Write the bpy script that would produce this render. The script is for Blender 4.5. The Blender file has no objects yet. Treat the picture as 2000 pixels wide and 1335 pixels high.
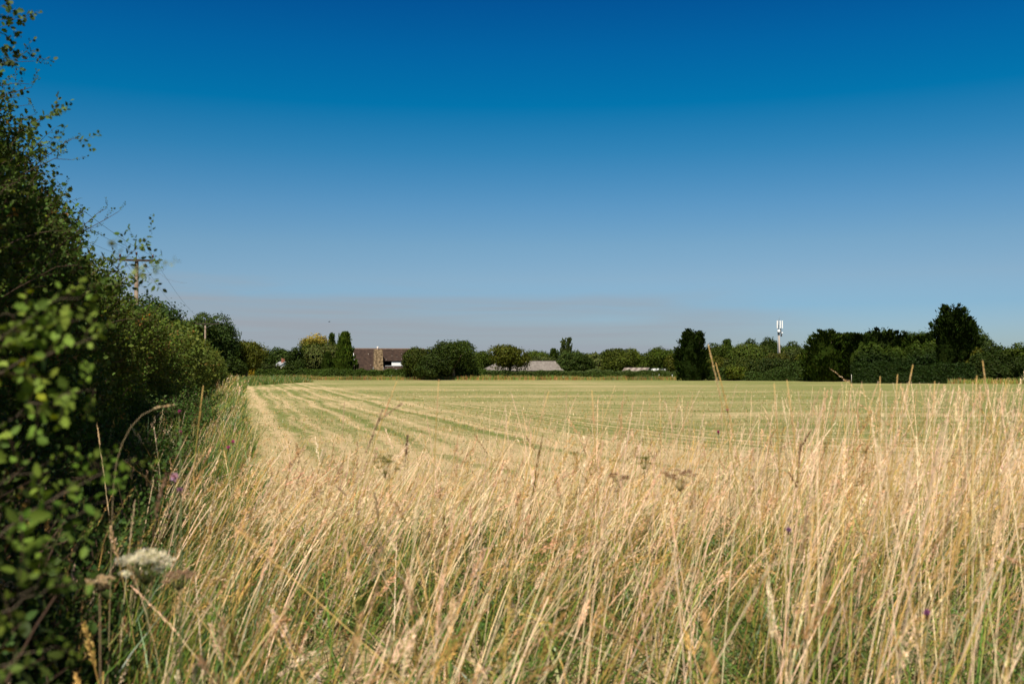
import bpy, math, random
import numpy as np
from mathutils import Vector

random.seed(7)
rng = np.random.default_rng(11)
scene = bpy.context.scene
COL = scene.collection
PI = math.pi

# ------------------------------------------------------------------ camera
F = 1944.4            # focal length in photo pixels (35 mm on a 36 mm frame, 2000 px wide)
CAM_Z = 1.6
PITCH = math.atan(54.5 / F)
cd = bpy.data.cameras.new('camera')
cd.lens = 35.0
cd.sensor_width = 36.0
cd.clip_start = 0.05
cd.clip_end = 6000
cd.dof.use_dof = True
cd.dof.focus_distance = 45.0
cd.dof.aperture_fstop = 3.6
cam = bpy.data.objects.new('camera', cd)
COL.objects.link(cam)
cam.location = (0, 0, CAM_Z)
cam.rotation_euler = (PI / 2 + PITCH, 0, 0)
scene.camera = cam

# ------------------------------------------------------------------ sky and sun
SUN_EL = math.radians(55)
SUN_AZ = (-0.25, -0.968)       # horizontal direction towards the sun
w = bpy.data.worlds.new('World')
scene.world = w
w.use_nodes = True
nt = w.node_tree
nt.nodes.clear()
N = nt.nodes.new
Lk = nt.links.new
out = N('ShaderNodeOutputWorld')
bg = N('ShaderNodeBackground')
sky = N('ShaderNodeTexSky')
sky.sky_type = 'NISHITA'
sky.sun_disc = False
sky.sun_elevation = SUN_EL
sky.sun_rotation = math.atan2(SUN_AZ[0], SUN_AZ[1])
sky.altitude = 0
sky.air_density = 1.0
sky.dust_density = 0.6
sky.ozone_density = 2.0
tc = N('ShaderNodeTexCoord')
sep = N('ShaderNodeSeparateXYZ')
Lk(tc.outputs['Generated'], sep.inputs[0])
mr = N('ShaderNodeMapRange')
mr.inputs['From Min'].default_value = 0.0
mr.inputs['From Max'].default_value = 0.5
Lk(sep.outputs['Z'], mr.inputs['Value'])
ramp = N('ShaderNodeValToRGB')
Lk(mr.outputs[0], ramp.inputs[0])
SKY_TINT = [(0.0, (0.40, 0.495, 0.63)), (0.0329, (0.40, 0.495, 0.63)), (0.0843, (0.36, 0.478, 0.645)), (0.1254, (0.3181, 0.462, 0.6296)), (0.1796, (0.3686, 0.4667, 0.5722)), (0.2477, (0.3303, 0.4711, 0.5625)), (0.321, (0.2396, 0.4523, 0.5724)), (0.4263, (0.0894, 0.4072, 0.5565)), (0.5153, (0.0033, 0.3638, 0.5418)), (0.6139, (0.0039, 0.3067, 0.5365)), (0.6961, (0.0044, 0.2489, 0.5025)), (0.78, (0.02, 0.14, 0.27)), (1.0, (0.045, 0.12, 0.22))]
#SKYFIT
cr = ramp.color_ramp
cr.interpolation = 'B_SPLINE' if False else 'LINEAR'
while len(cr.elements) < len(SKY_TINT):
    cr.elements.new(0.5)
for e, (p, c) in zip(cr.elements, SKY_TINT):
    e.position = p
    e.color = (*c, 1)
mul = N('ShaderNodeMix'); mul.data_type = 'RGBA'; mul.blend_type = 'MULTIPLY'
mul.inputs['Factor'].default_value = 1
Lk(sky.outputs[0], mul.inputs['A'])
Lk(ramp.outputs[0], mul.inputs['B'])
# thin bank of smoke lying low in the sky
mp = N('ShaderNodeMapping')
mp.inputs['Scale'].default_value = (3.0, 3.0, 34.0)
mp.inputs['Rotation'].default_value = (0, math.radians(2.0), 0)
Lk(tc.outputs['Generated'], mp.inputs[0])
nz = N('ShaderNodeTexNoise')
nz.inputs['Scale'].default_value = 1.0
nz.inputs['Detail'].default_value = 4
nz.inputs['Roughness'].default_value = 0.45
nz.inputs['Distortion'].default_value = 0.5
Lk(mp.outputs[0], nz.inputs['Vector'])
def M(op, a, b=None, c=None, clamp=False):
    n = N('ShaderNodeMath'); n.operation = op; n.use_clamp = clamp
    for i, v in enumerate((a, b, c)):
        if v is None: continue
        if isinstance(v, (int, float)): n.inputs[i].default_value = v
        else: Lk(v, n.inputs[i])
    return n.outputs[0]
# upper edge of the bank drops towards the right
zc = M('ADD', sep.outputs['Z'], M('MULTIPLY', sep.outputs['X'], 0.035))
zc = M('ADD', zc, M('MULTIPLY', M('SUBTRACT', nz.outputs[0], 0.5), 0.075))
m1 = N('ShaderNodeMapRange'); m1.interpolation_type = 'SMOOTHSTEP'
m1.inputs['From Min'].default_value = 0.084; m1.inputs['From Max'].default_value = 0.044
m1.inputs['To Min'].default_value = 0; m1.inputs['To Max'].default_value = 1
Lk(zc, m1.inputs['Value'])
m2 = N('ShaderNodeMapRange'); m2.interpolation_type = 'SMOOTHSTEP'
m2.inputs['From Min'].default_value = 0.36; m2.inputs['From Max'].default_value = 0.10
m2.inputs['To Min'].default_value = 0.0; m2.inputs['To Max'].default_value = 1
Lk(sep.outputs['X'], m2.inputs['Value'])
m3 = N('ShaderNodeMapRange'); m3.interpolation_type = 'SMOOTHSTEP'      # thinner again right down at the horizon
m3.inputs['From Min'].default_value = 0.008; m3.inputs['From Max'].default_value = 0.045
m3.inputs['To Min'].default_value = 0.80; m3.inputs['To Max'].default_value = 1
Lk(sep.outputs['Z'], m3.inputs['Value'])
mp2 = N('ShaderNodeMapping'); mp2.inputs['Scale'].default_value = (2.2, 2.2, 60.0); mp2.inputs['Rotation'].default_value = (0, math.radians(1.2), 0)
Lk(tc.outputs['Generated'], mp2.inputs[0])
nz2 = N('ShaderNodeTexNoise'); nz2.inputs['Scale'].default_value = 1.3; nz2.inputs['Detail'].default_value = 5; nz2.inputs['Distortion'].default_value = 0.8
Lk(mp2.outputs[0], nz2.inputs['Vector'])
m4 = N('ShaderNodeMapRange'); m4.inputs['From Min'].default_value = 0.32; m4.inputs['From Max'].default_value = 0.62
m4.inputs['To Min'].default_value = 0.66; m4.inputs['To Max'].default_value = 1
Lk(nz2.outputs[0], m4.inputs['Value'])
fac = M('MULTIPLY', M('MULTIPLY', m1.outputs[0], m2.outputs[0]), M('MULTIPLY', M('MULTIPLY', m3.outputs[0], m4.outputs[0]), 1.1), clamp=True)
mx = N('ShaderNodeMix'); mx.data_type = 'RGBA'
Lk(fac, mx.inputs['Factor'])
Lk(mul.outputs['Result'], mx.inputs['A'])
SMOKE = (2.24, 2.52, 2.84)
mx.inputs['B'].default_value = (*SMOKE, 1)
Lk(mx.outputs['Result'], bg.inputs['Color'])
bg.inputs['Strength'].default_value = 0.1
Lk(bg.outputs[0], out.inputs[0])

sd = bpy.data.lights.new('sun', 'SUN')
sd.energy = 5.0
sd.angle = math.radians(0.5)
sd.color = (1.0, 0.93, 0.82)
sun = bpy.data.objects.new('sun', sd)
COL.objects.link(sun)
sv = Vector((SUN_AZ[0] * math.cos(SUN_EL), SUN_AZ[1] * math.cos(SUN_EL), math.sin(SUN_EL)))
sun.rotation_euler = sv.to_track_quat('Z', 'Y').to_euler()
sun.location = (-20, -40, 60)

scene.view_settings.view_transform = 'Standard'
scene.view_settings.look = 'None'
scene.view_settings.exposure = 0.58
scene.view_settings.gamma = 1.0
scene.view_settings.use_curve_mapping = False
scene.cycles.max_bounces = 6
scene.cycles.diffuse_bounces = 2
scene.cycles.transmission_bounces = 3
scene.cycles.transparent_max_bounces = 4

# ------------------------------------------------------------------ helpers
def P(px, py, D):
    """world point at depth y = D seen at that photo pixel"""
    xc, yc = (px - 1000) / F, (667.5 - py) / F
    d = np.array([xc, math.cos(PITCH) - yc * math.sin(PITCH), math.sin(PITCH) + yc * math.cos(PITCH)])
    return np.array([0, 0, CAM_Z]) + d * (D / d[1])

def material(name, color=None, rough=0.8, spec=0.3, attr=False, transl=0.0, noise=None, metallic=0.0, bump=None):
    m = bpy.data.materials.new(name)
    m.use_nodes = True
    t = m.node_tree
    b = t.nodes['Principled BSDF']
    b.inputs['Roughness'].default_value = rough
    b.inputs['Specular IOR Level'].default_value = spec
    b.inputs['Metallic'].default_value = metallic
    src = None
    if attr:
        a = t.nodes.new('ShaderNodeAttribute'); a.attribute_name = 'col'
        src = a.outputs['Color']
    elif noise:
        c2, scale = noise
        tcn = t.nodes.new('ShaderNodeTexCoord')
        n = t.nodes.new('ShaderNodeTexNoise'); n.inputs['Scale'].default_value = scale
        n.inputs['Detail'].default_value = 6
        t.links.new(tcn.outputs['Object'], n.inputs['Vector'])
        r = t.nodes.new('ShaderNodeValToRGB')
        r.color_ramp.elements[0].position = 0.35; r.color_ramp.elements[1].position = 0.65
        r.color_ramp.elements[0].color = (*color, 1); r.color_ramp.elements[1].color = (*c2, 1)
        t.links.new(n.outputs[0], r.inputs[0])
        src = r.outputs[0]
        if bump:
            bm_ = t.nodes.new('ShaderNodeBump'); bm_.inputs['Strength'].default_value = bump
            bm_.inputs['Distance'].default_value = 0.02
            t.links.new(n.outputs[0], bm_.inputs['Height'])
            t.links.new(bm_.outputs[0], b.inputs['Normal'])
    if src is not None: t.links.new(src, b.inputs['Base Color'])
    else: b.inputs['Base Color'].default_value = (*color, 1)
    if transl > 0:
        tr = t.nodes.new('ShaderNodeBsdfTranslucent')
        hs = t.nodes.new('ShaderNodeMix'); hs.data_type = 'RGBA'; hs.blend_type = 'MULTIPLY'
        hs.inputs['Factor'].default_value = 1
        hs.inputs['B'].default_value = (1.5, 1.6, 0.7, 1)
        t.links.new(src, hs.inputs['A'])
        t.links.new(hs.outputs['Result'], tr.inputs['Color'])
        mxs = t.nodes.new('ShaderNodeMixShader'); mxs.inputs[0].default_value = transl
        t.links.new(b.outputs[0], mxs.inputs[1]); t.links.new(tr.outputs[0], mxs.inputs[2])
        t.links.new(mxs.outputs[0], t.nodes['Material Output'].inputs['Surface'])
    return m

MAT = {}
MAT['leaf'] = material('leaf', rough=0.6, spec=0.10, attr=True, transl=0.16)
MAT['needle'] = material('needle', rough=0.8, spec=0.04, attr=True, transl=0.04)
MAT['grass'] = material('grass', rough=0.45, spec=0.35, attr=True, transl=0.06)
MAT['bark'] = material('bark', (0.10, 0.075, 0.05), 0.9, 0.1, noise=((0.17, 0.13, 0.09), 3.0))
MAT['petal'] = material('petal', rough=0.8, spec=0.1, attr=True, transl=0.25)

def mesh_np(name, V, T, mat, parent=None, col=None, smooth=False):
    V = np.ascontiguousarray(V, dtype=np.float32); T = np.ascontiguousarray(T, dtype=np.int32)
    me = bpy.data.meshes.new(name)
    me.vertices.add(len(V)); me.vertices.foreach_set('co', V.ravel())
    k = T.shape[1]
    me.loops.add(T.size); me.loops.foreach_set('vertex_index', T.ravel())
    me.polygons.add(len(T)); me.polygons.foreach_set('loop_start', np.arange(len(T), dtype=np.int32) * k)
    if smooth: me.polygons.foreach_set('use_smooth', np.ones(len(T), dtype=bool))
    me.update(calc_edges=True)
    if col is not None:
        a = me.attributes.new('col', 'FLOAT_COLOR', 'POINT')
        c = np.ones((len(V), 4), dtype=np.float32); c[:, :3] = np.clip(col, 0, 1)
        a.data.foreach_set('color', c.ravel())
    me.materials.append(mat)
    o = bpy.data.objects.new(name, me)
    COL.objects.link(o)
    if parent is not None: o.parent = parent
    return o

def tag(o, label=None, cat=None, group=None, kind=None):
    if label: o['label'] = label
    if cat: o['category'] = cat
    if group: o['group'] = group
    if kind: o['kind'] = kind
    return o

def empty(name, loc=(0, 0, 0), rz=0.0):
    o = bpy.data.objects.new(name, None)
    o.empty_display_size = 0.2
    COL.objects.link(o)
    o.location = loc; o.rotation_euler = (0, 0, rz)
    return o

class Geo:
    """collects triangles (with point colours) and builds one mesh"""
    def __init__(s): s.V = []; s.T = []; s.C = []; s.n = 0
    def add(s, V, T, C):
        V = np.asarray(V, dtype=np.float32); T = np.asarray(T, dtype=np.int64)
        C = np.asarray(C, dtype=np.float32)
        if C.ndim == 1: C = np.tile(C, (len(V), 1))
        s.V.append(V); s.T.append(T + s.n); s.C.append(C); s.n += len(V)
    def build(s, name, mat, parent=None, origin=(0, 0, 0), smooth=False):
        V = np.concatenate(s.V) - np.asarray(origin, dtype=np.float32)
        return mesh_np(name, V, np.concatenate(s.T), mat, parent, np.concatenate(s.C), smooth)

def unit(v):
    v = np.asarray(v, dtype=float)
    return v / np.maximum(np.linalg.norm(v, axis=-1, keepdims=True), 1e-9)

def tube_arr(pts, radii, sides=6):
    pts = np.asarray(pts, dtype=float); n = len(pts)
    tan = np.gradient(pts, axis=0); tan = unit(tan)
    up = np.array([0.0, 0, 1]) if abs(tan[0][2]) < 0.9 else np.array([1.0, 0, 0])
    V = []
    for i in range(n):
        a = unit(np.cross(tan[i], up)); b = np.cross(tan[i], a)
        for k in range(sides):
            th = 2 * PI * k / sides
            V.append(pts[i] + radii[i] * (math.cos(th) * a + math.sin(th) * b))
    T = []
    for i in range(n - 1):
        for k in range(sides):
            k2 = (k + 1) % sides
            a, b, c, d = i * sides + k, i * sides + k2, (i + 1) * sides + k2, (i + 1) * sides + k
            T += [(a, b, c), (a, c, d)]
    c0 = len(V); V.append(pts[0]); V.append(pts[-1])
    for k in range(sides):
        k2 = (k + 1) % sides
        T.append((c0, k2, k)); T.append((c0 + 1, (n - 1) * sides + k, (n - 1) * sides + k2))
    return np.array(V), np.array(T)

def frames(dirs, spin=None):
    """rotation matrices whose z axis is dirs, with random spin; shape (n,3,3), columns x y z"""
    z = unit(dirs); n = len(z)
    r = unit(rng.normal(size=(n, 3)))
    x = unit(np.cross(r, z)); y = np.cross(z, x)
    return np.stack([x, y, z], axis=2)

_SN = [(rng.normal(size=3), rng.uniform(0, 6.28)) for _ in range(10)]
def sn(p, f=1.0):
    """cheap smooth noise in about [-1, 1]"""
    p = np.asarray(p, dtype=float) * f
    s = 0
    for i, (k, ph) in enumerate(_SN):
        s = s + np.sin(p @ (k * (1 + 0.35 * i)) + ph) / (1 + 0.25 * i)
    return s / 3.2

# leaf outlines: y is the leaf's length, z its normal
LOBED = (np.array([(0, .5, -.03), (0, 0, 0), (-.14, .14, .02), (-.42, .36, .07), (-.26, .50, .04), (-.36, .70, .06), (-.13, .82, .02), (0, 1, -.05),
                   (.13, .82, .02), (.36, .70, .06), (.26, .50, .04), (.42, .36, .07), (.14, .14, .02)]),
         np.array([(0, i, i + 1) for i in range(1, 12)] + [(0, 12, 1)]))
OVAL = (np.array([(0, 0, 0), (-.27, .3, .05), (-.24, .65, .05), (0, 1, -.04), (.24, .65, .05), (.27, .3, .05), (0, .5, -.03)]),
        np.array([(6, 0, 1), (6, 1, 2), (6, 2, 3), (6, 3, 4), (6, 4, 5), (6, 5, 0)]))
DIAM = (np.array([(0, 0, 0), (-.36, .5, .1), (0, 1, 0), (.36, .5, .1)]), np.array([(0, 1, 2), (0, 2, 3)]))

def twig(leaf, n, length, size, wood=(0.10, 0.06, 0.04), wr=0.003, hang=0.0):
    """twig along +z with leaves; returns V, T, C with C as a factor on the tint (wood has a marker < 0)"""
    LV, LT = leaf
    V = []; T = []; Cc = []; k = 0
    s = np.linspace(0, 1, 4)
    bend = rng.normal(size=2) * 0.12 * length
    pts = np.stack([bend[0] * s ** 2, bend[1] * s ** 2, s * length], axis=1)
    if wr > 0:
        v, t = tube_arr(pts, np.linspace(wr, wr * 0.4, 4), 3)
        V.append(v); T.append(t); Cc.append(np.tile(-np.array(wood), (len(v), 1))); k += len(v)
    for i in range(n):
        u = min(1.0, (i + rng.random()) / n * 0.95 + 0.08)
        p = np.array([bend[0] * u * u, bend[1] * u * u, u * length])
        az = i * 2.4 + rng.normal() * 0.5
        el = rng.uniform(0.1, 1.1)
        d = unit(np.array([math.cos(az) * math.cos(el), math.sin(az) * math.cos(el), math.sin(el)]))
        nrm = unit(rng.normal(size=3) + np.array([0, 0, 0.8])); x = unit(np.cross(d, nrm)); nrm = np.cross(x, d)
        sz = size * rng.uniform(0.65, 1.15)
        v = p + d * sz * 0.25 + (LV[:, :1] * x + LV[:, 1:2] * d + LV[:, 2:3] * nrm) * sz
        f = np.array([1.0, 1.0, 1.0]) * rng.uniform(0.75, 1.3)
        if rng.random() < 0.025: f = f * np.array([2.0, 1.5, 0.6])
        V.append(v); T.append(LT + k); Cc.append(np.tile(f, (len(v), 1))); k += len(v)
    return np.concatenate(V), np.concatenate(T), np.concatenate(Cc)

def scatter(g, temps, pos, dirs, scale, tint):
    """copy twig templates to positions"""
    n = len(pos)
    if n == 0: return
    which = rng.integers(0, len(temps), n)
    R = frames(dirs)
    scale = np.broadcast_to(scale, (n,)); tint = np.broadcast_to(tint, (n, 3))
    for w_, (V, T, C) in enumerate(temps):
        idx = np.nonzero(which == w_)[0]
        if len(idx) == 0: continue
        VV = np.einsum('nij,vj->nvi', R[idx], V) * scale[idx, None, None] + pos[idx, None, :]
        TT = T[None] + (np.arange(len(idx)) * len(V))[:, None, None]
        CC = np.where(C[None] < 0, -C[None], C[None] * tint[idx, None, :])
        g.add(VV.reshape(-1, 3), TT.reshape(-1, 3), CC.reshape(-1, 3))

def leafcards(g, pos, normal, size, tint, elong=1.0, along=None):
    """single bent leaf clumps, two triangles each"""
    n = len(pos)
    nr = unit(normal)
    r = unit(rng.normal(size=(n, 3))) if along is None else unit(along)
    x = unit(np.cross(r, nr)); y = np.cross(nr, x)
    if along is not None: y = unit(along); x = unit(np.cross(y, nr))
    size = np.broadcast_to(size, (n,))[:, None]
    a = pos - y * size * 0.5 * elong
    b = pos - x * size * 0.42 + nr * size * 0.12
    c = pos + y * size * 0.5 * elong
    d = pos + x * size * 0.42 + nr * size * 0.12
    V = np.stack([a, b, c, d], axis=1).reshape(-1, 3)
    base = np.arange(n)[:, None] * 4
    T = np.stack([base + [0, 1, 2], base + [0, 2, 3]], axis=1).reshape(-1, 3)
    g.add(V, T, np.repeat(np.broadcast_to(tint, (n, 3)), 4, axis=0))

def vary(base, n, amt=0.25, warm=0.12):
    b = np.array(base)[None] * (1 + rng.uniform(-amt, amt, (n, 1)))
    b = b * (1 + np.stack([rng.normal(size=n) * warm, rng.normal(size=n) * warm * 0.4, rng.normal(size=n) * warm], axis=1))
    return np.clip(b, 0.002, 1)

# ------------------------------------------------------------------ the lie of the hedge
HD = np.array([-math.sin(math.radians(15.3)), math.cos(math.radians(15.3))])      # along the left-hand hedge, away from the camera
HL = np.array([-HD[1], HD[0]])                                                     # to its left
def hp(t, L, z):
    t = np.asarray(t, dtype=float); L = np.asarray(L, dtype=float); z = np.asarray(z, dtype=float)
    t, L, z = np.broadcast_arrays(t, L, z)
    return np.stack([t * HD[0] + L * HL[0], t * HD[1] + L * HL[1], z], axis=-1)

# ------------------------------------------------------------------ ground and field
def poly(name, pts, mat, z):
    V = np.array([(x, y, z) for x, y in pts])
    me = bpy.data.meshes.new(name); me.from_pydata([tuple(v) for v in V], [], [list(range(len(V)))])
    me.materials.append(mat)
    o = bpy.data.objects.new(name, me); COL.objects.link(o)
    return o

gm = material('rough_ground', (0.05, 0.055, 0.018), 0.95, 0.1, noise=((0.10, 0.085, 0.04), 0.8), bump=0.6)
tag(poly('ground', [(-2500, -300), (2500, -300), (2500, 4000), (-2500, 4000)], gm, 0.0), kind='structure')

fm = bpy.data.materials.new('mown_field'); fm.use_nodes = True
t = fm.node_tree
def node(kind, **kw):
    n = t.nodes.new(kind)
    for k, v in kw.items(): setattr(n, k, v)
    return n
def mth(op, a, b=None, c=None):
    n = node('ShaderNodeMath', operation=op)
    for i, v in enumerate((a, b, c)):
        if v is None: continue
        if isinstance(v, (int, float)): n.inputs[i].default_value = v
        else: t.links.new(v, n.inputs[i])
    return n.outputs[0]
geo = node('ShaderNodeNewGeometry'); sp = node('ShaderNodeSeparateXYZ')
t.links.new(geo.outputs['Position'], sp.inputs[0])
X, Y = sp.outputs['X'], sp.outputs['Y']
def noise(scale, detail=4, rough=0.5, vec=None, sc=None):
    n = node('ShaderNodeTexNoise'); n.inputs['Scale'].default_value = scale
    n.inputs['Detail'].default_value = detail; n.inputs['Roughness'].default_value = rough
    src = vec or geo.outputs['Position']
    if sc:
        m_ = node('ShaderNodeMapping'); m_.inputs['Scale'].default_value = sc
        t.links.new(src, m_.inputs[0]); src = m_.outputs[0]
    t.links.new(src, n.inputs['Vector'])
    return n.outputs[0]
def rampf(v, a, b, lo=0.0, hi=1.0):
    n = node('ShaderNodeMapRange', interpolation_type='SMOOTHSTEP')
    for k, x in (('From Min', a), ('From Max', b), ('To Min', lo), ('To Max', hi)): n.inputs[k].default_value = x
    t.links.new(v, n.inputs['Value'])
    return n.outputs[0]
def mixc(f, a, b, blend='MIX'):
    n = node('ShaderNodeMix', data_type='RGBA', blend_type=blend)
    for nm, v in (('Factor', f), ('A', a), ('B', b)):
        if isinstance(v, (int, float)): n.inputs[nm].default_value = v
        elif isinstance(v, tuple): n.inputs[nm].default_value = (*v, 1)
        else: t.links.new(v, n.inputs[nm])
    return n.outputs['Result']
# distance from the left edge, near edge and far edge: the mower went round and round
dl = mth('ADD', mth('MULTIPLY', X, -float(HL[0])), mth('MULTIPLY', Y, -float(HL[1])))
dn = mth('SUBTRACT', Y, 9.0)
df = mth('SUBTRACT', 158.0, Y)
wob = mth('ADD', mth('MULTIPLY', mth('SUBTRACT', noise(0.09, 2), 0.5), 1.3), mth('MULTIPLY', mth('SUBTRACT', noise(1.6, 3), 0.5), 0.6))
head = mth('SMOOTH_MIN', dl, dn, 8.0)
inner = rampf(head, 9.0, 17.0)
dd = mth('ADD', mth('MULTIPLY', head, mth('SUBTRACT', 1.0, inner)), mth('MULTIPLY', mth('ADD', dn, mth('MULTIPLY', X, -0.06)), inner))
dd = mth('ADD', dd, wob)
cmb = node('ShaderNodeCombineXYZ')
t.links.new(dd, cmb.inputs[0])
swath = noise(1.75, 2, 0.55, vec=cmb.outputs[0])                      # broken into swaths of uneven width
swath2 = noise(0.22, 2, 0.5, vec=cmb.outputs[0])
fine = noise(14.0, 6, 0.75)
patch = noise(0.35, 5, 0.6)
clod = noise(3.2, 5, 0.7)
v = mth('ADD', mth('ADD', mth('MULTIPLY', inner, 0.725), -0.40), mth('MULTIPLY', swath, mth('SUBTRACT', 2.25, mth('MULTIPLY', inner, 1.45))))
v = mth('ADD', v, mth('MULTIPLY', patch, 0.45))
v = mth('ADD', v, mth('MULTIPLY', clod, 0.36))
v = mth('ADD', v, mth('MULTIPLY', swath2, 0.35))
streak = noise(1.0, 4, 0.65, sc=(0.10, 1.3, 1.0))                     # short broken streaks across the field
v = mth('ADD', v, mth('MULTIPLY', mth('SUBTRACT', streak, 0.5), mth('MULTIPLY', inner, 1.1)))
big = noise(0.05, 3, 0.5, sc=(0.5, 1.6, 1.0))
v = mth('ADD', v, mth('MULTIPLY', mth('SUBTRACT', big, 0.5), 0.9))
near = rampf(dn, 2.0, 17.0, 0.30, 0.0)                               # the outer rounds lie drier
v = mth('ADD', v, near)
v = mth('ADD', v, 0.075)
v = mth('ADD', v, rampf(dl, 0.0, 14.0, 0.10, 0.0))
v = mth('SUBTRACT', v, mth('ADD', rampf(dn, 30.0, 80.0, 0.0, 0.04), mth('MULTIPLY', rampf(X, 2.0, 26.0), 0.10)))
g1 = mixc(rampf(v, 1.14, 1.76), (0.140, 0.168, 0.040), (0.54, 0.395, 0.215))
g2 = mixc(rampf(fine, 0.35, 0.7), g1, mixc(0.30, g1, (0.46, 0.38, 0.18)))
g3 = mixc(rampf(noise(26.0, 5, 0.7), 0.47, 0.32, 0.0, 0.75), g2, (0.05, 0.07, 0.016))
b = t.nodes['Principled BSDF']
t.links.new(g3, b.inputs['Base Color'])
b.inputs['Roughness'].default_value = 0.95; b.inputs['Specular IOR Level'].default_value = 0.1
bp = node('ShaderNodeBump'); bp.inputs['Strength'].default_value = 0.9; bp.inputs['Distance'].default_value = 0.06
t.links.new(mth('ADD', fine, mth('MULTIPLY', clod, 1.5)), bp.inputs['Height'])
t.links.new(bp.outputs[0], b.inputs['Normal'])
FIELD_FAR = [(-42.2, 157.5), (60, 160), (64, 138), (140, 118)]
edge_pts = [tuple(hp(t_, 0.02 + .10 * math.sin(t_ * 1.1) + .07 * math.sin(t_ * 3.7) - max(0, t_ - 60) * .004, 0)[:2]) for t_ in np.arange(4, 160, .4)]
fld = poly('field', [(-42.6, 158)] + edge_pts[::-1] + [(140, 6.0), (140, 118), (64, 138), (60, 158)], fm, 0.012)
tag(fld, kind='structure')

# ------------------------------------------------------------------ grass makers
def ribbons(g, base, h, dirxy, a, b, c, wd, yaw, nseg, c0, c1, taper=1.0):
    n = len(base)
    s = np.linspace(0, 1, nseg + 1)
    hor = (a[:, None] * s + b[:, None] * s ** 2) * h[:, None]
    z = (s - c[:, None] * s ** 2) * h[:, None]
    Pp = np.stack([base[:, 0, None] + dirxy[:, 0, None] * hor, base[:, 1, None] + dirxy[:, 1, None] * hor, base[:, 2, None] + z], axis=2)
    wv = np.stack([np.cos(yaw), np.sin(yaw), np.zeros(n)], axis=1)[:, None, :] * (wd[:, None] * (1 - s ** 2 * taper * 0.85) * 0.5)[:, :, None]
    V = np.stack([Pp - wv, Pp + wv], axis=2).reshape(n, -1, 3)
    m = (nseg + 1) * 2
    q = []
    for j in range(nseg):
        q += [(2 * j, 2 * j + 1, 2 * j + 3), (2 * j, 2 * j + 3, 2 * j + 2)]
    T = np.array(q)[None] + (np.arange(n) * m)[:, None, None]
    k = s[None, :, None]
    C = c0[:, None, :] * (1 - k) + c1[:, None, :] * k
    C = np.repeat(C, 2, axis=1)
    g.add(V.reshape(-1, 3), T.reshape(-1, 3), C.reshape(-1, 3))

def heads(g, base, h, dirxy, a, b, c, K, frac, R, sl, sw, colr, open_=0.5):
    """seed heads along the last stretch of the same stems"""
    n = len(base)
    u = (np.arange(K)[None] + rng.random((n, K))) / K
    s = 1 - frac[:, None] * (1 - u) + 0.01
    hor = (a[:, None] * s + b[:, None] * s ** 2) * h[:, None]
    z = (s - c[:, None] * s ** 2) * h[:, None]
    Pp = np.stack([base[:, 0, None] + dirxy[:, 0, None] * hor, base[:, 1, None] + dirxy[:, 1, None] * hor, base[:, 2, None] + z], axis=2)
    dh = (a[:, None] + 2 * b[:, None] * s)
    tan = unit(np.stack([dirxy[:, 0, None] * dh, dirxy[:, 1, None] * dh, 1 - 2 * c[:, None] * s], axis=2))
    r = rng.normal(size=(n, K, 3)); r = unit(r - (r * tan).sum(2, keepdims=True) * tan)
    prof = np.sin(np.clip(u, 0, 1) * PI * 0.9 + 0.25)[..., None]
    off = r * (R[:, None, None] * prof * rng.random((n, K, 1)) ** 0.5)
    d = unit(tan + r * open_)
    side = unit(np.cross(d, rng.normal(size=(n, K, 3))))
    L_ = (sl[:, None, None] * rng.uniform(0.6, 1.3, (n, K, 1))); W_ = sw[:, None, None]
    p0 = Pp + off
    V = np.stack([p0 - side * W_ * 0.5, p0 + side * W_ * 0.5, p0 + d * L_], axis=2)
    T = np.arange(n * K * 3).reshape(-1, 3)
    C = np.repeat(colr[:, None, :] * rng.uniform(0.75, 1.2, (n, K, 1)), 3, axis=1)
    g.add(V.reshape(-1, 3), T, np.clip(C, 0, 1).reshape(-1, 3))

STRAW = np.array((0.50, 0.310, 0.095)); PALE = np.array((0.76, 0.55, 0.35)); PINK = np.array((0.70, 0.42, 0.25))
YGREEN = np.array((0.22, 0.265, 0.038)); GREEN = np.array((0.10, 0.185, 0.028)); BROWN = np.array((0.30, 0.17, 0.07))
def pick(cols, wts, n):
    i = rng.choice(len(cols), n, p=np.array(wts) / sum(wts))
    c = np.array(cols)[i]
    return np.clip(c * (1 + rng.uniform(-0.22, 0.22, (n, 1))) * (1 + rng.normal(size=(n, 3)) * 0.05), 0, 1)

def lean_dirs(n, bias=0.75, at=None):
    th = rng.uniform(0, 2 * PI, n)
    if at is not None:      # wind-tossed patches lean their own way
        bias = bias * (0.75 + 1.1 * sn(np.stack([at[0], at[1], 0 * at[0] + 13], 1), 1.1))
    d = np.stack([np.cos(th) + bias * 1.5, np.sin(th) * 0.9], axis=1)
    return unit(d)

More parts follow.
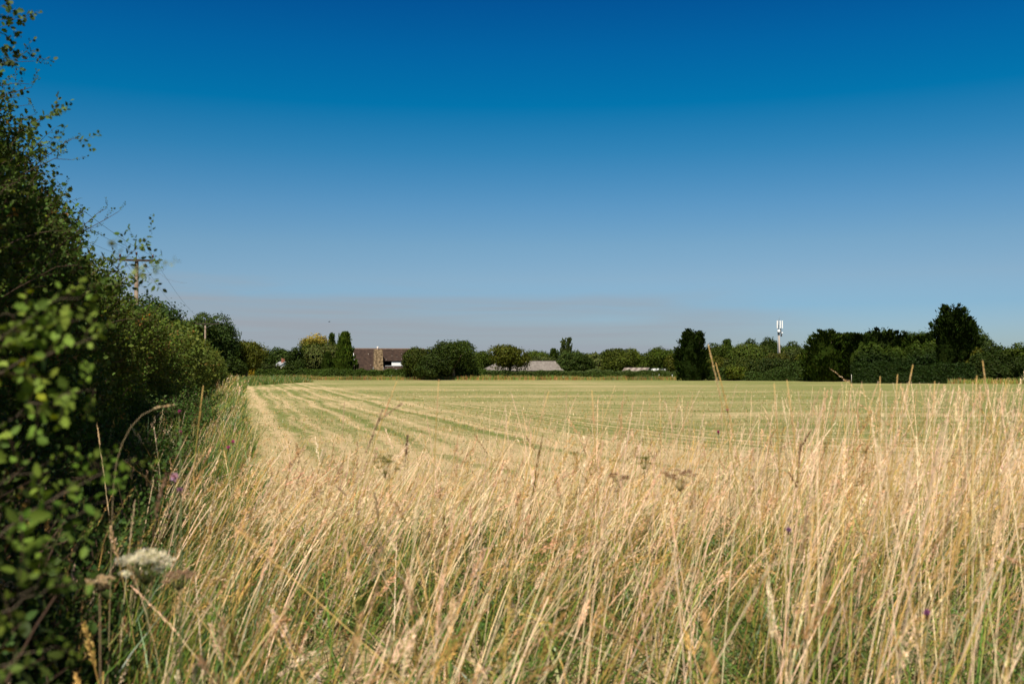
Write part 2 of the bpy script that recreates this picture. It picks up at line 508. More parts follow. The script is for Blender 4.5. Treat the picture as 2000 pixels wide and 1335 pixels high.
# ---- long dry grass in the foreground
def long_grass():
    g = Geo()
    Ymin, Ymax = 1.0, 10.4
    def pts(dens, y0=Ymin, y1=Ymax):
        n = int(dens * (0.58 * (y1 ** 2 - y0 ** 2) + 1.2 * (y1 - y0)) )
        u = rng.random(n)
        # area weight grows with y
        yy = np.sqrt(y0 ** 2 + u * (y1 ** 2 - y0 ** 2))
        xx = rng.uniform(-1, 1, n) * (0.58 * yy + 0.6)
        L = xx * HL[0] + yy * HL[1]
        keep = L < np.interp(yy, [1, 4, 6, 9], [.34, .48, .70, .95])
        return xx[keep], yy[keep]
    def hgt(x, y):
        r = x / (0.52 * y + 0.01)
        hbase = 1.02 + 0.09 * np.clip(r, -1, 1) + 0.30 * np.clip(r - .25, 0, .75)
        hh = hbase * (1 + 0.10 * sn(np.stack([x, y, 0 * x], 1), 0.9))
        edge = np.clip((10.2 - y) / 1.8, 0.55, 1)
        return hh * edge
    # density falls off in ragged clumps towards the mown edge
    def thin(x, y, lo=7.9):
        q = sn(np.stack([x, y, 0 * x + 3], 1), 1.3)
        prob = np.clip(1 - (y - lo - q * 0.9) / 2.6, 0.04, 1)
        prob *= np.interp(y, [1, 3.5, 6], [.60, .80, 1.0])
        prob *= np.clip(0.56 + 1.1 * sn(np.stack([x, y, 0 * x + 9], 1), 2.6), 0.12, 1)
        k = rng.random(len(x)) < prob
        return x[k], y[k]
    # 1 lower leaves, green and tan
    x, y = thin(*pts(185))
    n = len(x); lx = x * HL[0] + y * HL[1]
    h = hgt(x, y) * rng.uniform(0.22, 0.74, n)
    d = lean_dirs(n, 0.35, (x, y))
    gm_ = np.clip(0.68 - 0.14 * x / (.5 * y) + 0.32 * sn(np.stack([x, y, 0 * x + 5], 1), 0.8) + 0.42 * np.clip((lx - 0.0) / 1.4, 0, 1), 0.05, 0.95)
    isg = rng.random(n) < gm_
    c1 = np.where(isg[:, None], pick([GREEN * .8, YGREEN * .85, GREEN * .5], [3, 3, 2.5], n), pick([STRAW, PALE, YGREEN, BROWN], [3, .6, 5, 2], n))
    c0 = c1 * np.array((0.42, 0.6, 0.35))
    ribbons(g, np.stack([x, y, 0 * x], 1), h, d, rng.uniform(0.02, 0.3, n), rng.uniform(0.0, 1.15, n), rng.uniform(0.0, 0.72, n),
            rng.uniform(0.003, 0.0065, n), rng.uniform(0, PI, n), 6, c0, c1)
    # 2 flowering stems
    x, y = thin(*pts(104))
    n = len(x)
    h = hgt(x, y) * rng.uniform(0.62, 1.16, n)
    d = lean_dirs(n, 0.8, (x, y))
    a = rng.uniform(0.02, 0.40, n); b = rng.uniform(0.02, 0.36, n)
    lod = (sn(np.stack([x, y, 0 * x + 21], 1), 1.7) > .45) & (rng.random(n) < .5); a = np.where(lod, a + rng.uniform(.3, .9, n), a) ; c = rng.uniform(0, 0.10, n)
    nod = rng.random(n) < 0.42
    b = np.where(nod, b + rng.uniform(.15, .6, n), b); c = np.where(nod, c + rng.uniform(.08, .26, n), c)
    cs = pick([STRAW, PALE, YGREEN, BROWN], [5, 3.2, 2.6, 1.2], n)
    cb = cs * 0.35 + 0.4 * pick([YGREEN, BROWN, GREEN], [3, 1.5, 1], n)
    B = np.stack([x, y, 0 * x], 1)
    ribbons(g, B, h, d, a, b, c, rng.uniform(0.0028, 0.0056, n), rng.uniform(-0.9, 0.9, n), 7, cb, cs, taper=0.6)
    kind = rng.random(n)
    ch = pick([PALE, PINK, STRAW, BROWN * 1.5], [3.4, 4, 3, 2.2], n)
    for lo, hi, K, fr, R, sl, sw, op in ((0, .50, 90, (.10, .17), (.006, .015), .013, .0048, .5),
                                         (.50, .75, 44, (.13, .22), (.003, .006), .014, .0038, .25),
                                         (.75, .92, 44, (.16, .26), (.018, .040), .012, .0036, .7)):
        for near_ in (True, False):
            k = (kind >= lo) & (kind < hi) & ((y < 5.0) == near_)
            m = int(k.sum())
            if not m: continue
            KK = K if near_ else K // 2
            f = 1.0 if near_ else 1.35
            heads(g, B[k], h[k], d[k], a[k], b[k], c[k], KK, rng.uniform(*fr, m), rng.uniform(*R, m), np.full(m, sl * f), np.full(m, sw * f), ch[k], op)
    # bare straws, thicker and paler, leaning every way
    x, y = thin(*pts(30)); kk = y > 2.1; x = x[kk]; y = y[kk]; n = len(x)
    cs = pick([PALE, STRAW, PALE * np.array((1.15, 1.15, 1.1))], [3, 2, 2], n)
    ribbons(g, np.stack([x, y, 0 * x], 1), hgt(x, y) * rng.uniform(.7, 1.1, n), lean_dirs(n, 1.6), rng.uniform(.08, .5, n), rng.uniform(0, .25, n), rng.uniform(0, .1, n),
            rng.uniform(.004, .0068, n), rng.uniform(-.5, .5, n), 6, cs * .9, cs, taper=.5)
    # 3 scattered tall stems that rise above the rest, mostly on the right
    x, y = pts(24, 2.2, 9.5)
    k = rng.random(len(x)) < np.clip(0.25 + 0.85 * x / (0.5 * y), 0.10, 1)
    x, y = x[k], y[k]; n = len(x)
    h = np.clip(hgt(x, y) * rng.uniform(1.1, 1.42, n), 0, 1.50)
    d = lean_dirs(n, 0.6)
    a = rng.uniform(0.0, 0.18, n); b = rng.uniform(0.0, 0.18, n); c = rng.uniform(0, 0.05, n)
    B = np.stack([x, y, 0 * x], 1); cs = pick([PALE, STRAW], [3, 2], n)
    ribbons(g, B, h, d, a, b, c, rng.uniform(0.0028, 0.0042, n), rng.uniform(-0.7, 0.7, n), 8, cs * 0.9, cs, taper=0.6)
    heads(g, B, h, d, a, b, c, 44, rng.uniform(0.10, 0.16, n), rng.uniform(.003, .007, n), np.full(n, .012), np.full(n, .0034), pick([PALE, PINK], [3, 1], n), .3)
    # 4 dark green undergrowth: broad short leaves
    x, y = thin(*pts(380, 1.0, 9.0))
    n = len(x)
    h = rng.uniform(0.18, 0.74, n)
    c1 = pick([GREEN * .8, GREEN * 0.45, YGREEN * .7, BROWN * .6], [4, 4, 1.5, 1.5], n)
    ribbons(g, np.stack([x, y, 0 * x], 1), h, lean_dirs(n, 0.0), rng.uniform(0.2, 1.2, n), rng.uniform(0, 0.6, n), rng.uniform(0.2, 0.8, n),
            rng.uniform(0.006, 0.02, n), rng.uniform(0, PI, n), 3, c1, c1)
    o = g.build('long_grass', MAT['grass'])
    tag(o, 'tall dry straw coloured grass with pale seed heads filling the foreground', 'grass', kind='stuff')
long_grass()

# ---- stubble and cut hay on the near part of the field
def stubble():
    g = Geo()
    for n, y0, rng_y, hlo, hhi, wsc in ((60000, 9.0, 30, .03, .09, 1.0), (60000, 12.0, 70, .03, .10, 2.0), (26000, 9.3, 22, .05, .14, 1.3)):
        u = rng.random(n)
        y = y0 + rng_y * u ** 1.5
        x = rng.uniform(-1, 1, n) * (0.56 * y + 1)
        L = x * HL[0] + y * HL[1]
        q = sn(np.stack([x * .45, y * 1.4, 0 * x], 1), 1.4)
        k = (L < -0.05) & (q > rng.uniform(-.9, .7, n))
        x, y, q = x[k], y[k], q[k]; n = len(x)
        sc = np.clip(y / 12, 1, 4)
        cl = rng.random(n) < np.clip(np.interp(y, [9, 18, 30], [.62, .45, .38]) + 0.5 * q, 0.1, .92)
        c = np.where(cl[:, None], pick([STRAW, PALE, BROWN], [4, 2, 1.3], n), pick([GREEN, YGREEN], [3, 2], n))
        flat = rng.random(n) < 0.4
        aa = np.where(flat, rng.uniform(1.5, 4, n), rng.uniform(0, .8, n))
        ribbons(g, np.stack([x, y, 0 * x + 0.012], 1), np.where(flat, rng.uniform(.02, .05, n), rng.uniform(hlo, hhi, n)), lean_dirs(n, 0), aa, aa * 0,
                rng.uniform(0, .3, n), 0.004 * sc * wsc, rng.uniform(0, PI, n), 1, c * 0.75, c)
    o = g.build('stubble', MAT['grass'])
    tag(o, 'cut hay and short stubble lying on the mown field', 'stubble', kind='stuff')
stubble()

# ---- green verge between the left hedge and the field, out to the far corner
def verge():
    g = Geo()
    for (t0, t1, dens, wsc, nseg) in ((3.0, 9, 700, 1.0, 5), (9, 20, 420, 1.5, 4), (20, 50, 150, 3.2, 3), (50, 158, 34, 7.5, 3)):
        n = int(dens * (t1 - t0) * 2.2)
        tt = rng.uniform(t0, t1, n)
        edge = -0.10 + 0.13 * np.sin(tt * 0.9) + .08 * np.sin(tt * 2.9) - np.clip(tt - 60, 0, 60) * 0.012
        L = edge + (2.3 - edge) * rng.random(n)
        base = hp(tt, L, 0)
        cl = sn(base, 0.5)
        h = (0.62 + 0.22 * cl) * rng.uniform(0.5, 1.25, n) * np.clip(0.75 + (L - edge) * 0.5, 0.6, 1.15)
        c1 = pick([GREEN, YGREEN * 0.7, STRAW, np.array((.06, .11, .035))], [5, 3, .9, 4], n)
        d = lean_dirs(n, 0.3)
        ribbons(g, base, h, d, rng.uniform(0, .25, n), rng.uniform(0, .6, n), rng.uniform(0, .4, n), rng.uniform(.004, .010, n) * wsc, rng.uniform(0, PI, n), nseg, c1 * 0.8, c1)
        m = n // 10
        hh = h[:m] * 1.15; B = base[:m]
        aa = rng.uniform(0, .2, m); bb = rng.uniform(0, .3, m); cc = rng.uniform(0, .15, m); dd_ = lean_dirs(m, .7)
        cs = pick([STRAW, PALE, YGREEN, BROWN], [3, 2, 2, 1], m)
        ribbons(g, B, hh, dd_, aa, bb, cc, rng.uniform(.002, .0035, m) * wsc, rng.uniform(-.9, .9, m), nseg, cs, cs)
        heads(g, B, hh, dd_, aa, bb, cc, 22 if t0 < 20 else 8, rng.uniform(.12, .2, m), rng.uniform(.006, .016, m) * min(wsc, 3), np.full(m, .011 * wsc), np.full(m, .0034 * wsc), cs, .5)
    o = g.build('verge_grass', MAT['grass'])
    tag(o, 'rough green grass and weeds along the foot of the left hedge', 'grass', kind='stuff')
    # rough tongue of grass jutting into the field at the far left corner
    g = Geo()
    n = 9000
    c = P(462, 745, 104)
    x = c[0] + rng.uniform(-2.6, 2.7, n); y = 104 + rng.uniform(-4.5, 26, n) + (x - c[0]) * 0.4
    q = ((x - c[0]) / 2.8) ** 2
    h = rng.uniform(.45, 1.15, n) * np.sqrt(np.clip(1.05 - q, .1, 1))
    c1 = pick([GREEN * .8, YGREEN * .5, STRAW * .7, GREEN * .5], [4, 2, 1.3, 3], n)
    ribbons(g, np.stack([x, y, 0 * x], 1), h, lean_dirs(n, .2), rng.uniform(0, .25, n), rng.uniform(0, .4, n), rng.uniform(0, .3, n), rng.uniform(.03, .06, n), rng.uniform(-.8, .8, n), 3, c1 * .8, c1)
    o = g.build('rough_grass', MAT['grass'])
    tag(o, 'low tongue of rough green grass jutting into the field at its far left corner', 'grass', kind='stuff')
verge()

def far_margin(name, label, path, n, hmin, hmax, cols, wts, depth=3.0):
    g = Geo()
    path = np.array(path, dtype=float)
    seg = np.linalg.norm(np.diff(path, axis=0), axis=1); cum = np.r_[0, np.cumsum(seg)]
    u = rng.random(n) * cum[-1]
    x = np.interp(u, cum, path[:, 0]); y = np.interp(u, cum, path[:, 1]) + rng.uniform(0, depth, n)
    B = np.stack([x, y, 0 * x], 1)
    q = 0.75 + 0.35 * sn(B, 0.45)
    h = rng.uniform(hmin, hmax, n) * q
    c1 = pick(cols, wts, n) * (0.8 + 0.35 * (sn(B + 40, 0.3)[:, None] > 0))
    ribbons(g, B, h, lean_dirs(n, .3), rng.uniform(0, .2, n), rng.uniform(0, .3, n), rng.uniform(0, .2, n), rng.uniform(.03, .08, n), rng.uniform(-.7, .7, n), 2, c1 * .85, c1)
    o = g.build(name, MAT['grass'])
    tag(o, label, 'weeds', kind='stuff')
RUST = np.array((.30, .13, .04))
far_margin('field_margin_weeds', 'strip of rust and green weeds along the foot of the far hedge', [(-42, 155.5), (0, 155.5), (30, 154.5), (43, 153)], 26000, .35, .95,
           [GREEN, YGREEN * .7, RUST, STRAW * .6, GREEN * .6], [3, 1.6, 3.4, 1.3, 2])
far_margin('dry_margin_grass', 'strip of bleached grass below the dark conifers on the right', [(42, 153), (46, 128), (60, 122), (76, 116)], 15000, .12, .42,
           [STRAW * .85, PALE * .6, PINK * .7, YGREEN * .6], [3, 2, 3, 1.5], 2.4)
far_margin('corner_weeds', 'brownish rough weeds below the hedge at the right edge', [(50.5, 114), (75, 108)], 7000, .35, 1.0,
           [YGREEN * .8, STRAW * .8, GREEN, RUST], [3, 3, 2, 1], 3.0)

# ------------------------------------------------------------------ trees
def limb_paths(base, top, lobes, nl):
    paths = []
    s = np.linspace(0, 1, 5)[:, None]
    for i in range(min(nl, len(lobes))):
        u = rng.uniform(.35, .8)
        a = base * (1 - u) + top * u
        b_ = lobes[i]
        mid = (a + b_) / 2 + np.array([0, 0, -0.1]) * np.linalg.norm(b_ - a)
        paths.append((1 - s) ** 2 * a + 2 * s * (1 - s) * mid + s ** 2 * b_)
    return paths

def tree(name, label, px, top, wpx, D, col, kind='broad', base_py=None, group=None, dens=1.0, leaf=0.24, trunk=True, tip=None, low=0.12, seed=None, cat='tree', width_z=None):
    """a tree of its own at depth D: px centre, top edge and width as photo pixels turned into metres"""
    global rng
    keep = rng
    rng = np.random.default_rng(abs(hash((px, top, wpx))) % 100000 if seed is None else seed)
    X0 = (px - 1000) / F * D
    H = CAM_Z + (722 - top) / F * D
    W = wpx / F * D * (1.22 if name == 'broadleaf_tree' else 1.08)
    col = (col[0] * .66, col[1] * .68, col[2] * .30)
    root = empty(name, (X0, D, 0))
    tag(root, label, cat, group)
    base = np.array([0.0, 0, 0]); W2 = W / 2
    z0 = H * low
    g = Geo()
    if kind in ('broad', 'sparse', 'willow'):
        ch = H - z0
        nl = int(16 + W * 3.4)
        lobes = []
        for i in range(nl):
            d = unit(rng.normal(size=3)); d[2] = d[2] * 1.0
            rr = rng.uniform(.45, .86)
            f = 1.0
            zc_ = z0 + ch * (.52 + .40 * d[2] * rr)
            hz = (zc_ - z0) / ch
            # rounded crown: widest at 45 % of its height
            wdt = math.sqrt(max(0.08, 1 - ((hz - .45) / .62) ** 2))
            hv = unit(d[:2]) * rr * wdt * W2 * rng.uniform(.5, 1.0)
            lobes.append((hv[0], hv[1], zc_))
        lobes = np.array(lobes)
        R = rng.uniform(.11, .21, nl) * W + .045 * ch
        R = np.minimum(R, (H - lobes[:, 2]) * 1.05 + .1)
        R = np.maximum(R, .06 * W)
        k = np.argmax(lobes[:, 2]); lobes[k] = (rng.uniform(-.1, .1) * W, 0, H - R[k])
        k2, k3 = np.argsort(-lobes[:, 2])[1:3]
        lobes[k2] = lobes[k] + np.array([-.55 * R[k], .1, -.7 * R[k]]); lobes[k3] = lobes[k] + np.array([.6 * R[k], -.1, -.75 * R[k]])
        R[k2] = R[k3] = R[k]
        area = (4 * PI * R ** 2)
        n_t = int(min(16000, dens * 1.15 * area.sum() / (leaf * leaf)))
        wch = rng.choice(nl, n_t, p=area / area.sum())
        dirs = unit(rng.normal(size=(n_t, 3)) + np.array([0, 0, .5]))
        rad = R[wch] * (0.60 + 0.48 * rng.random(n_t) ** .6) * (1 + .26 * sn(dirs * 3 + wch[:, None], 1.2)) * (1 + rng.exponential(.07, n_t))
        pos = lobes[wch] + dirs * rad[:, None] * np.array([1, 1, .82])
        if kind == 'sparse':
            kk = sn(pos, 1.1) > -.35
            pos, dirs, wch = pos[kk], dirs[kk], wch[kk]
        kk = pos[:, 2] > .25
        pos, dirs, wch = pos[kk], dirs[kk], wch[kk]
        n_t = len(pos)
        tint = vary(col, n_t, .3, .10) * (1 + .18 * np.sin(wch * 2.3))[:, None]
        if tip is not None:
            hz = np.clip((pos[:, 2] - H * .72) / (H * .2) + rng.normal(size=n_t) * .2, 0, 1)[:, None]
            tint = tint * (1 - hz) + vary(tip, n_t, .3, .1) * hz
        al = None; el = 1.1
        if kind == 'willow':
            al = unit(dirs * .6 + np.array([0, 0, -.9])); el = 1.8
        leafcards(g, pos, dirs + rng.normal(size=(n_t, 3)) * .55, leaf * rng.uniform(.6, 1.35, n_t), tint, el, al)
        limb_targets = lobes[np.argsort(-R)]
    elif kind in ('conifer', 'cone', 'poplar'):
        # many upright plumes, crown outline by kind
        def wid(hz):
            if kind == 'conifer': return np.where(hz < .28, .80 + .2 * hz / .28, np.clip(1 - ((hz - .28) / .76) ** 2.0, .0, 1) ** .75)
            if kind == 'cone': return np.clip(1.04 - hz, 0, 1) ** .9 * np.clip(hz * 6 + .5, 0, 1)
            return np.clip(1 - (2 * hz - .9) ** 4 * .7, .2, 1) * np.clip((1.02 - hz) * 5, .25, 1)
        npl = int(70 + W * 16)
        hz = rng.random(npl) ** (.85)
        th = rng.uniform(0, 2 * PI, npl)
        rr = wid(hz) * W2 * rng.uniform(.72, .98, npl)
        lobes = np.stack([np.cos(th) * rr, np.sin(th) * rr, z0 + (H - z0) * hz * .93], 1)
        if kind == 'conifer':
            nld = int(14 + W * 2); k0 = rng.choice(npl, min(npl // 3, nld * 5), replace=False)
            ang = rng.uniform(0, 2 * PI, nld); rl = rng.uniform(0, .62, nld) * W2; tp = rng.uniform(.80, 1.0, nld) * (1 - (rl / W2) ** 2 * .32)
            tp[0] = 1.0; rl[0] = W2 * .1
            li = np.arange(len(k0)) % nld; st = (np.arange(len(k0)) // nld) / 5.0
            lobes[k0] = np.stack([np.cos(ang[li]) * rl[li], np.sin(ang[li]) * rl[li], z0 + (H - z0) * (tp[li] - .02 - .16 * (1 - st)) * .95], 1)
            wmul = np.ones(npl); wmul[k0] = .32
        else: wmul = np.ones(npl)
        pl = (H - z0) * rng.uniform(.07, .13, npl) if kind != 'poplar' else (H - z0) * rng.uniform(.1, .16, npl)
        n_t = int(min(22000, dens * (W * H * 5.2) / (leaf * leaf * .55)))
        wch = rng.integers(0, npl, n_t)
        s = rng.random(n_t)
        outw = np.stack([np.cos(th), np.sin(th), 0 * th], 1)[wch]
        dirp = unit(outw * (.85 if kind == 'conifer' else .25) + np.array([0, 0, 1.0]) + rng.normal(size=(n_t, 3)) * .12)
        fat = (W * .075 * (1 - s) + .04) * wmul[wch]
        off = rng.normal(size=(n_t, 3)) * fat[:, None]
        pos = lobes[wch] + unit(outw * .5 + np.array([0, 0, 1]))* (pl[wch] * (s * 1.1))[:, None] + off
        kk = (pos[:, 2] > .15) & (pos[:, 2] < H * 1.02)
        pos, dirp, wch, outw = pos[kk], dirp[kk], wch[kk], outw[kk]
        n_t = len(pos)
        tint = vary(col, n_t, .35, .10) * (1 + .2 * np.sin(wch * 1.7))[:, None]
        leafcards(g, pos, outw + rng.normal(size=(n_t, 3)) * .6, leaf * rng.uniform(.6, 1.4, n_t), tint, 2.0, dirp)
        # needles on the inner column so no light comes through
        m = n_t // 4
        hz2 = rng.random(m); th2 = rng.uniform(0, 2 * PI, m); r2 = wid(hz2) * W2 * .72
        p2 = np.stack([np.cos(th2) * r2, np.sin(th2) * r2, z0 + (H - z0) * hz2 * .9], 1)
        leafcards(g, p2, p2 * np.array([1, 1, 0.01]) + rng.normal(size=(m, 3)) * .4, leaf * 2.2, vary(np.array(col) * .8, m, .2, .1), 1.4)
        limb_targets = lobes[:8]
    mat = MAT['needle'] if kind in ('conifer', 'cone') else MAT['leaf']
    g.build('crown', mat, root)
    if trunk:
        tg = Geo()
        r0 = .028 * H + .03 * W * .5
        topp = np.array([0, 0, z0 + (H - z0) * .62])
        pts = np.array([(0, 0, -.1), (rng.uniform(-.1, .1), 0, H * .2), (rng.uniform(-.2, .2), 0.1, H * .42), tuple(topp)])
        v_, t_ = tube_arr(pts, [r0 * 1.25, r0 * .9, r0 * .7, r0 * .3], 7)
        tg.add(v_, t_, (0, 0, 0))
        for pth in limb_paths(base, topp, limb_targets, 9):
            v_, t_ = tube_arr(pth, np.linspace(r0 * .42, r0 * .08, 5), 5)
            tg.add(v_, t_, (0, 0, 0))
        tg.build('trunk', MAT['bark'], root)
    rng = keep
    return root

MID = (.070, .098, .020); DARK = (.036, .056, .014); OLIVE = (.092, .098, .020); LIGHT = (.125, .150, .030)
GREY = (.095, .118, .060); BLUE = (.050, .080, .034); CON = (.020, .034, .008); CON2 = (.034, .054, .011); GOLD = (.33, .24, .035)
DK = 'trees along the far side of the field'
BK = 'trees behind the far hedges'
# left, behind the near hedge
tree('broadleaf_tree', 'dark leafy tree behind the nearer telegraph pole', 288, 572, 122, 80, (.042, .072, .034), dens=1.0, leaf=.20, low=.1)
tree('broadleaf_tree', 'pale green tree just left of the farther telegraph pole', 388, 609, 58, 140, (.075, .110, .040), dens=1.3)
tree('broadleaf_tree', 'dark bushy tree directly behind the farther telegraph pole', 422, 611, 68, 144, BLUE, dens=1.2)
tree('broadleaf_tree', 'low dark tree left of the gold leaved shrub at the field corner', 480, 664, 70, 150, OLIVE, dens=1.1)
tree('broadleaf_tree', 'small dark green tree right of the gold leaved shrub', 517, 684, 40, 165, DARK)
tree('broadleaf_tree', 'rounded distant tree above the far white house', 545, 677, 46, 300, BLUE, leaf=.32)
tree('broadleaf_tree', 'spindly dark tree right of the far white house', 573, 677, 34, 172, DARK, kind='sparse')
tree('golden_topped_tree', 'tall tree with golden yellow crown top left of the brown roofed house', 616, 650, 66, 200, MID, tip=GOLD, dens=1.3)
tree('pine_tree', 'small bluish conifer peeping out behind the golden topped tree', 648, 652, 20, 215, BLUE, kind='cone')
tree('willow_tree', 'grey green spreading tree in front of the golden topped tree', 634, 675, 88, 180, (.085, .098, .040), kind='willow', dens=1.2)
tree('dark_bush', 'dark pointed evergreen bush before the grey green spreading tree', 640, 688, 26, 168, DARK, kind='cone', cat='bush')
tree('conical_tree', 'narrow pointed tree touching the left end of the brown roofed house', 673, 650, 46, 178, (.060, .092, .020), kind='cone', dens=1.3)
g_shrub = tree('golden_shrub', 'small golden leaved shrub below the trees at the far left corner', 493, 708, 12, 162, (.40, .27, .05), kind='cone', trunk=False, cat='shrub')
tree('olive_shrub', 'low rounded yellow green shrub in front of the far white house', 553, 715, 34, 165, (.12, .12, .05), cat='shrub', low=.05)
tree('dark_bush', 'low dark bush at the field corner left of the gold leaved shrub', 463, 700, 40, 140, DARK, cat='bush', low=.02)
tree('dark_bush', 'low dark bush between the gold leaved shrub and the far white house', 520, 702, 46, 163, (.045, .06, .022), cat='bush', low=.02)
tree('dark_bush', 'low dark bush under the spindly dark tree', 578, 700, 46, 165, DARK, cat='bush', low=.02)
# in front of and beside the house
tree('oak_tree', 'broad low oak covering the right end of the brown roofed house', 819, 676, 72, 158, (.062, .078, .020), dens=1.2)
tree('oak_tree', 'tallest oak of the clump right of the brown roofed house', 885, 666, 92, 157, (.046, .068, .018), dens=1.2)
tree('oak_tree', 'dark low oak bough between the two larger oaks of the clump', 852, 690, 70, 155, (.040, .060, .018), dens=1.2, low=.05)
tree('broadleaf_tree', 'mid green tree between the oak clump and the barn oak', 938, 684, 46, 205, MID)
tree('oak_tree', 'open oak through which the grey barn roof shows', 996, 675, 82, 160, OLIVE, kind='sparse', dens=.95, low=.30)
tree('broadleaf_tree', 'rounded tree behind the ridge of the grey barn', 1046, 684, 52, 215, MID)
tree('pointed_tree', 'small dark pointed tree left of the poplar pair', 1081, 682, 26, 210, DARK, kind='cone')
tree('grey_bush', 'low grey green bush behind the right part of the barn roof', 1062, 697, 58, 200, GREY, cat='bush')
tree('poplar_tree', 'shorter slim poplar, the left one of the pair', 1101, 661, 7.5, 250, (.075, .095, .045), kind='poplar', leaf=.2, group='pair of distant poplars')
tree('poplar_tree', 'fuller slim poplar, the right one of the pair', 1110, 660, 10, 250, (.070, .092, .045), kind='poplar', leaf=.2, group='pair of distant poplars')
bt = [
 ('rounded green tree standing right below the poplar pair', 1114, 684, 46, 190, (.062, .09, .034), 'broad'),
 ('dark tree next right of the rounded tree below the poplars', 1139, 688, 34, 188, DARK, 'broad'),
 ('grey green feathery tree midway between barn and tin roofed shed', 1160, 688, 40, 192, (.10, .118, .055), 'willow'),
 ('yellow green sunlit tree just left above the tin roofed shed', 1208, 679, 56, 182, (.085, .105, .026), 'broad'),
 ('pale leafy tree directly above the tin roofed shed', 1234, 679, 34, 190, LIGHT, 'broad'),
 ('low tree between the pale leafy tree and the taller one above the white caravan', 1262, 688, 34, 188, MID, 'broad'),
 ('tree with a pointed top above the white caravan', 1293, 676, 54, 180, MID, 'broad'),
 ('mid green tree filling the gap left of the tall dark cypress', 1318, 688, 34, 172, OLIVE, 'broad'),
 ('distant bluish tree between the poplars and the yellow green tree', 1183, 692, 44, 240, BLUE, 'broad'),
 ('feathery tree directly right of the tall dark cypress', 1397, 669, 44, 185, MID, 'broad'),
 ('pointed feathery tree second right of the tall dark cypress', 1420, 664, 34, 188, (.055, .085, .03), 'cone'),
 ('low green tree under the dark domed tree left of the mast', 1445, 674, 46, 175, MID, 'broad'),
 ('small dark domed tree second left of the phone mast', 1467, 660, 24, 215, DARK, 'broad'),
 ('dark domed tree directly left of the phone mast', 1499, 657, 46, 205, DARK, 'broad'),
 ('sunlit green tree in front of the dark domed tree beside the mast', 1472, 671, 64, 165, (.085, .112, .032), 'broad'),
 ('brown tinged tree in front of the foot of the phone mast', 1514, 690, 46, 158, (.080, .082, .028), 'broad'),
 ('tree directly right of the phone mast', 1547, 665, 36, 190, MID, 'broad'),
 ('grey leaved tree in front of the tree right of the mast', 1552, 678, 44, 165, GREY, 'broad'),
 ('low tree in the dip between the mast and the first dark conifer', 1578, 684, 40, 160, OLIVE, 'broad'),
 ('broad leafy tree below the sunlit green tree left of the mast', 1450, 700, 70, 150, (.060, .078, .022), 'broad'),
 ('dark shrubby tree at the field edge below the phone mast', 1505, 702, 80, 148, (.040, .058, .02), 'broad'),
 ('shrubby green tree at the field edge right below the mast', 1557, 704, 60, 146, (.045, .068, .026), 'broad'),
 ('yellow green bush at the field edge right of the tall cypress', 1436, 714, 44, 147, (.095, .115, .02), 'broad'),
 ('olive tree filling the space behind the yellow green bush', 1408, 694, 50, 158, OLIVE, 'broad'),
]
for lb, px, top, wp, D, c, kd in bt:
    isbush = 'bush' in lb
    tree('green_bush' if isbush else 'broadleaf_tree' if kd != 'cone' else 'pointed_tree', lb, px, top, wp, D, c, kind=kd, group=BK, low=.06, cat='bush' if isbush else 'tree', dens=1.15)
tree('cypress_tree', 'tall dark many spired cypress standing alone left of the mast', 1352, 644, 60, 148, CON, kind='conifer', dens=1.25, low=.02, leaf=.22, seed=5)
# right hand group
CG = 'dark conifers on the right'
for i, (lb, px, top, wp, D, c) in enumerate([
 ('leftmost dark conifer of the right hand row, with a leaning pointed top', 1610, 645, 84, 136, CON2),
 ('dark conifer second in the right hand row', 1645, 652, 76, 137, CON2),
 ('dark conifer third in the right hand row', 1680, 652, 80, 135, CON),
 ('highest conifer in the middle of the right hand row', 1718, 642, 84, 138, (.036, .055, .022)),
 ('dark conifer right of the highest one in the row', 1752, 648, 80, 137, CON2),
 ('dark conifer touching the left side of the giant conifer', 1795, 655, 80, 134, CON2)]):
    tree('conifer_tree', lb, px, top, wp, D, c, kind='conifer', dens=1.0, low=.02, leaf=.24, group=CG, seed=50 + i)
tree('broadleaf_tree', 'bluish distant tree showing over the conifer row', 1782, 646, 60, 260, BLUE, leaf=.34)
tree('broadleaf_tree', 'second bluish distant tree just left of the giant conifer', 1812, 648, 40, 255, (.055, .09, .055), leaf=.34)
tree('giant_conifer', 'tallest dark conifer towering over the right side', 1863, 597, 90, 128, CON, kind='conifer', dens=1.3, low=.01, leaf=.22, seed=9, cat='tree')
tree('broadleaf_tree', 'thin leaved pale tree right behind the giant conifer', 1912, 637, 50, 165, (.07, .10, .055), kind='sparse', dens=.7)
for i, (lb, px, top, wp, D, c) in enumerate([
 ('olive green tree right of the giant conifer', 1915, 678, 44, 122, OLIVE),
 ('dark green tree second right of the giant conifer', 1950, 672, 52, 120, DARK),
 ('dark green tree at the right edge of the view', 1992, 668, 56, 118, MID)]):
    tree('broadleaf_tree', lb, px, top, wp, D, c, dens=1.3, low=.02)

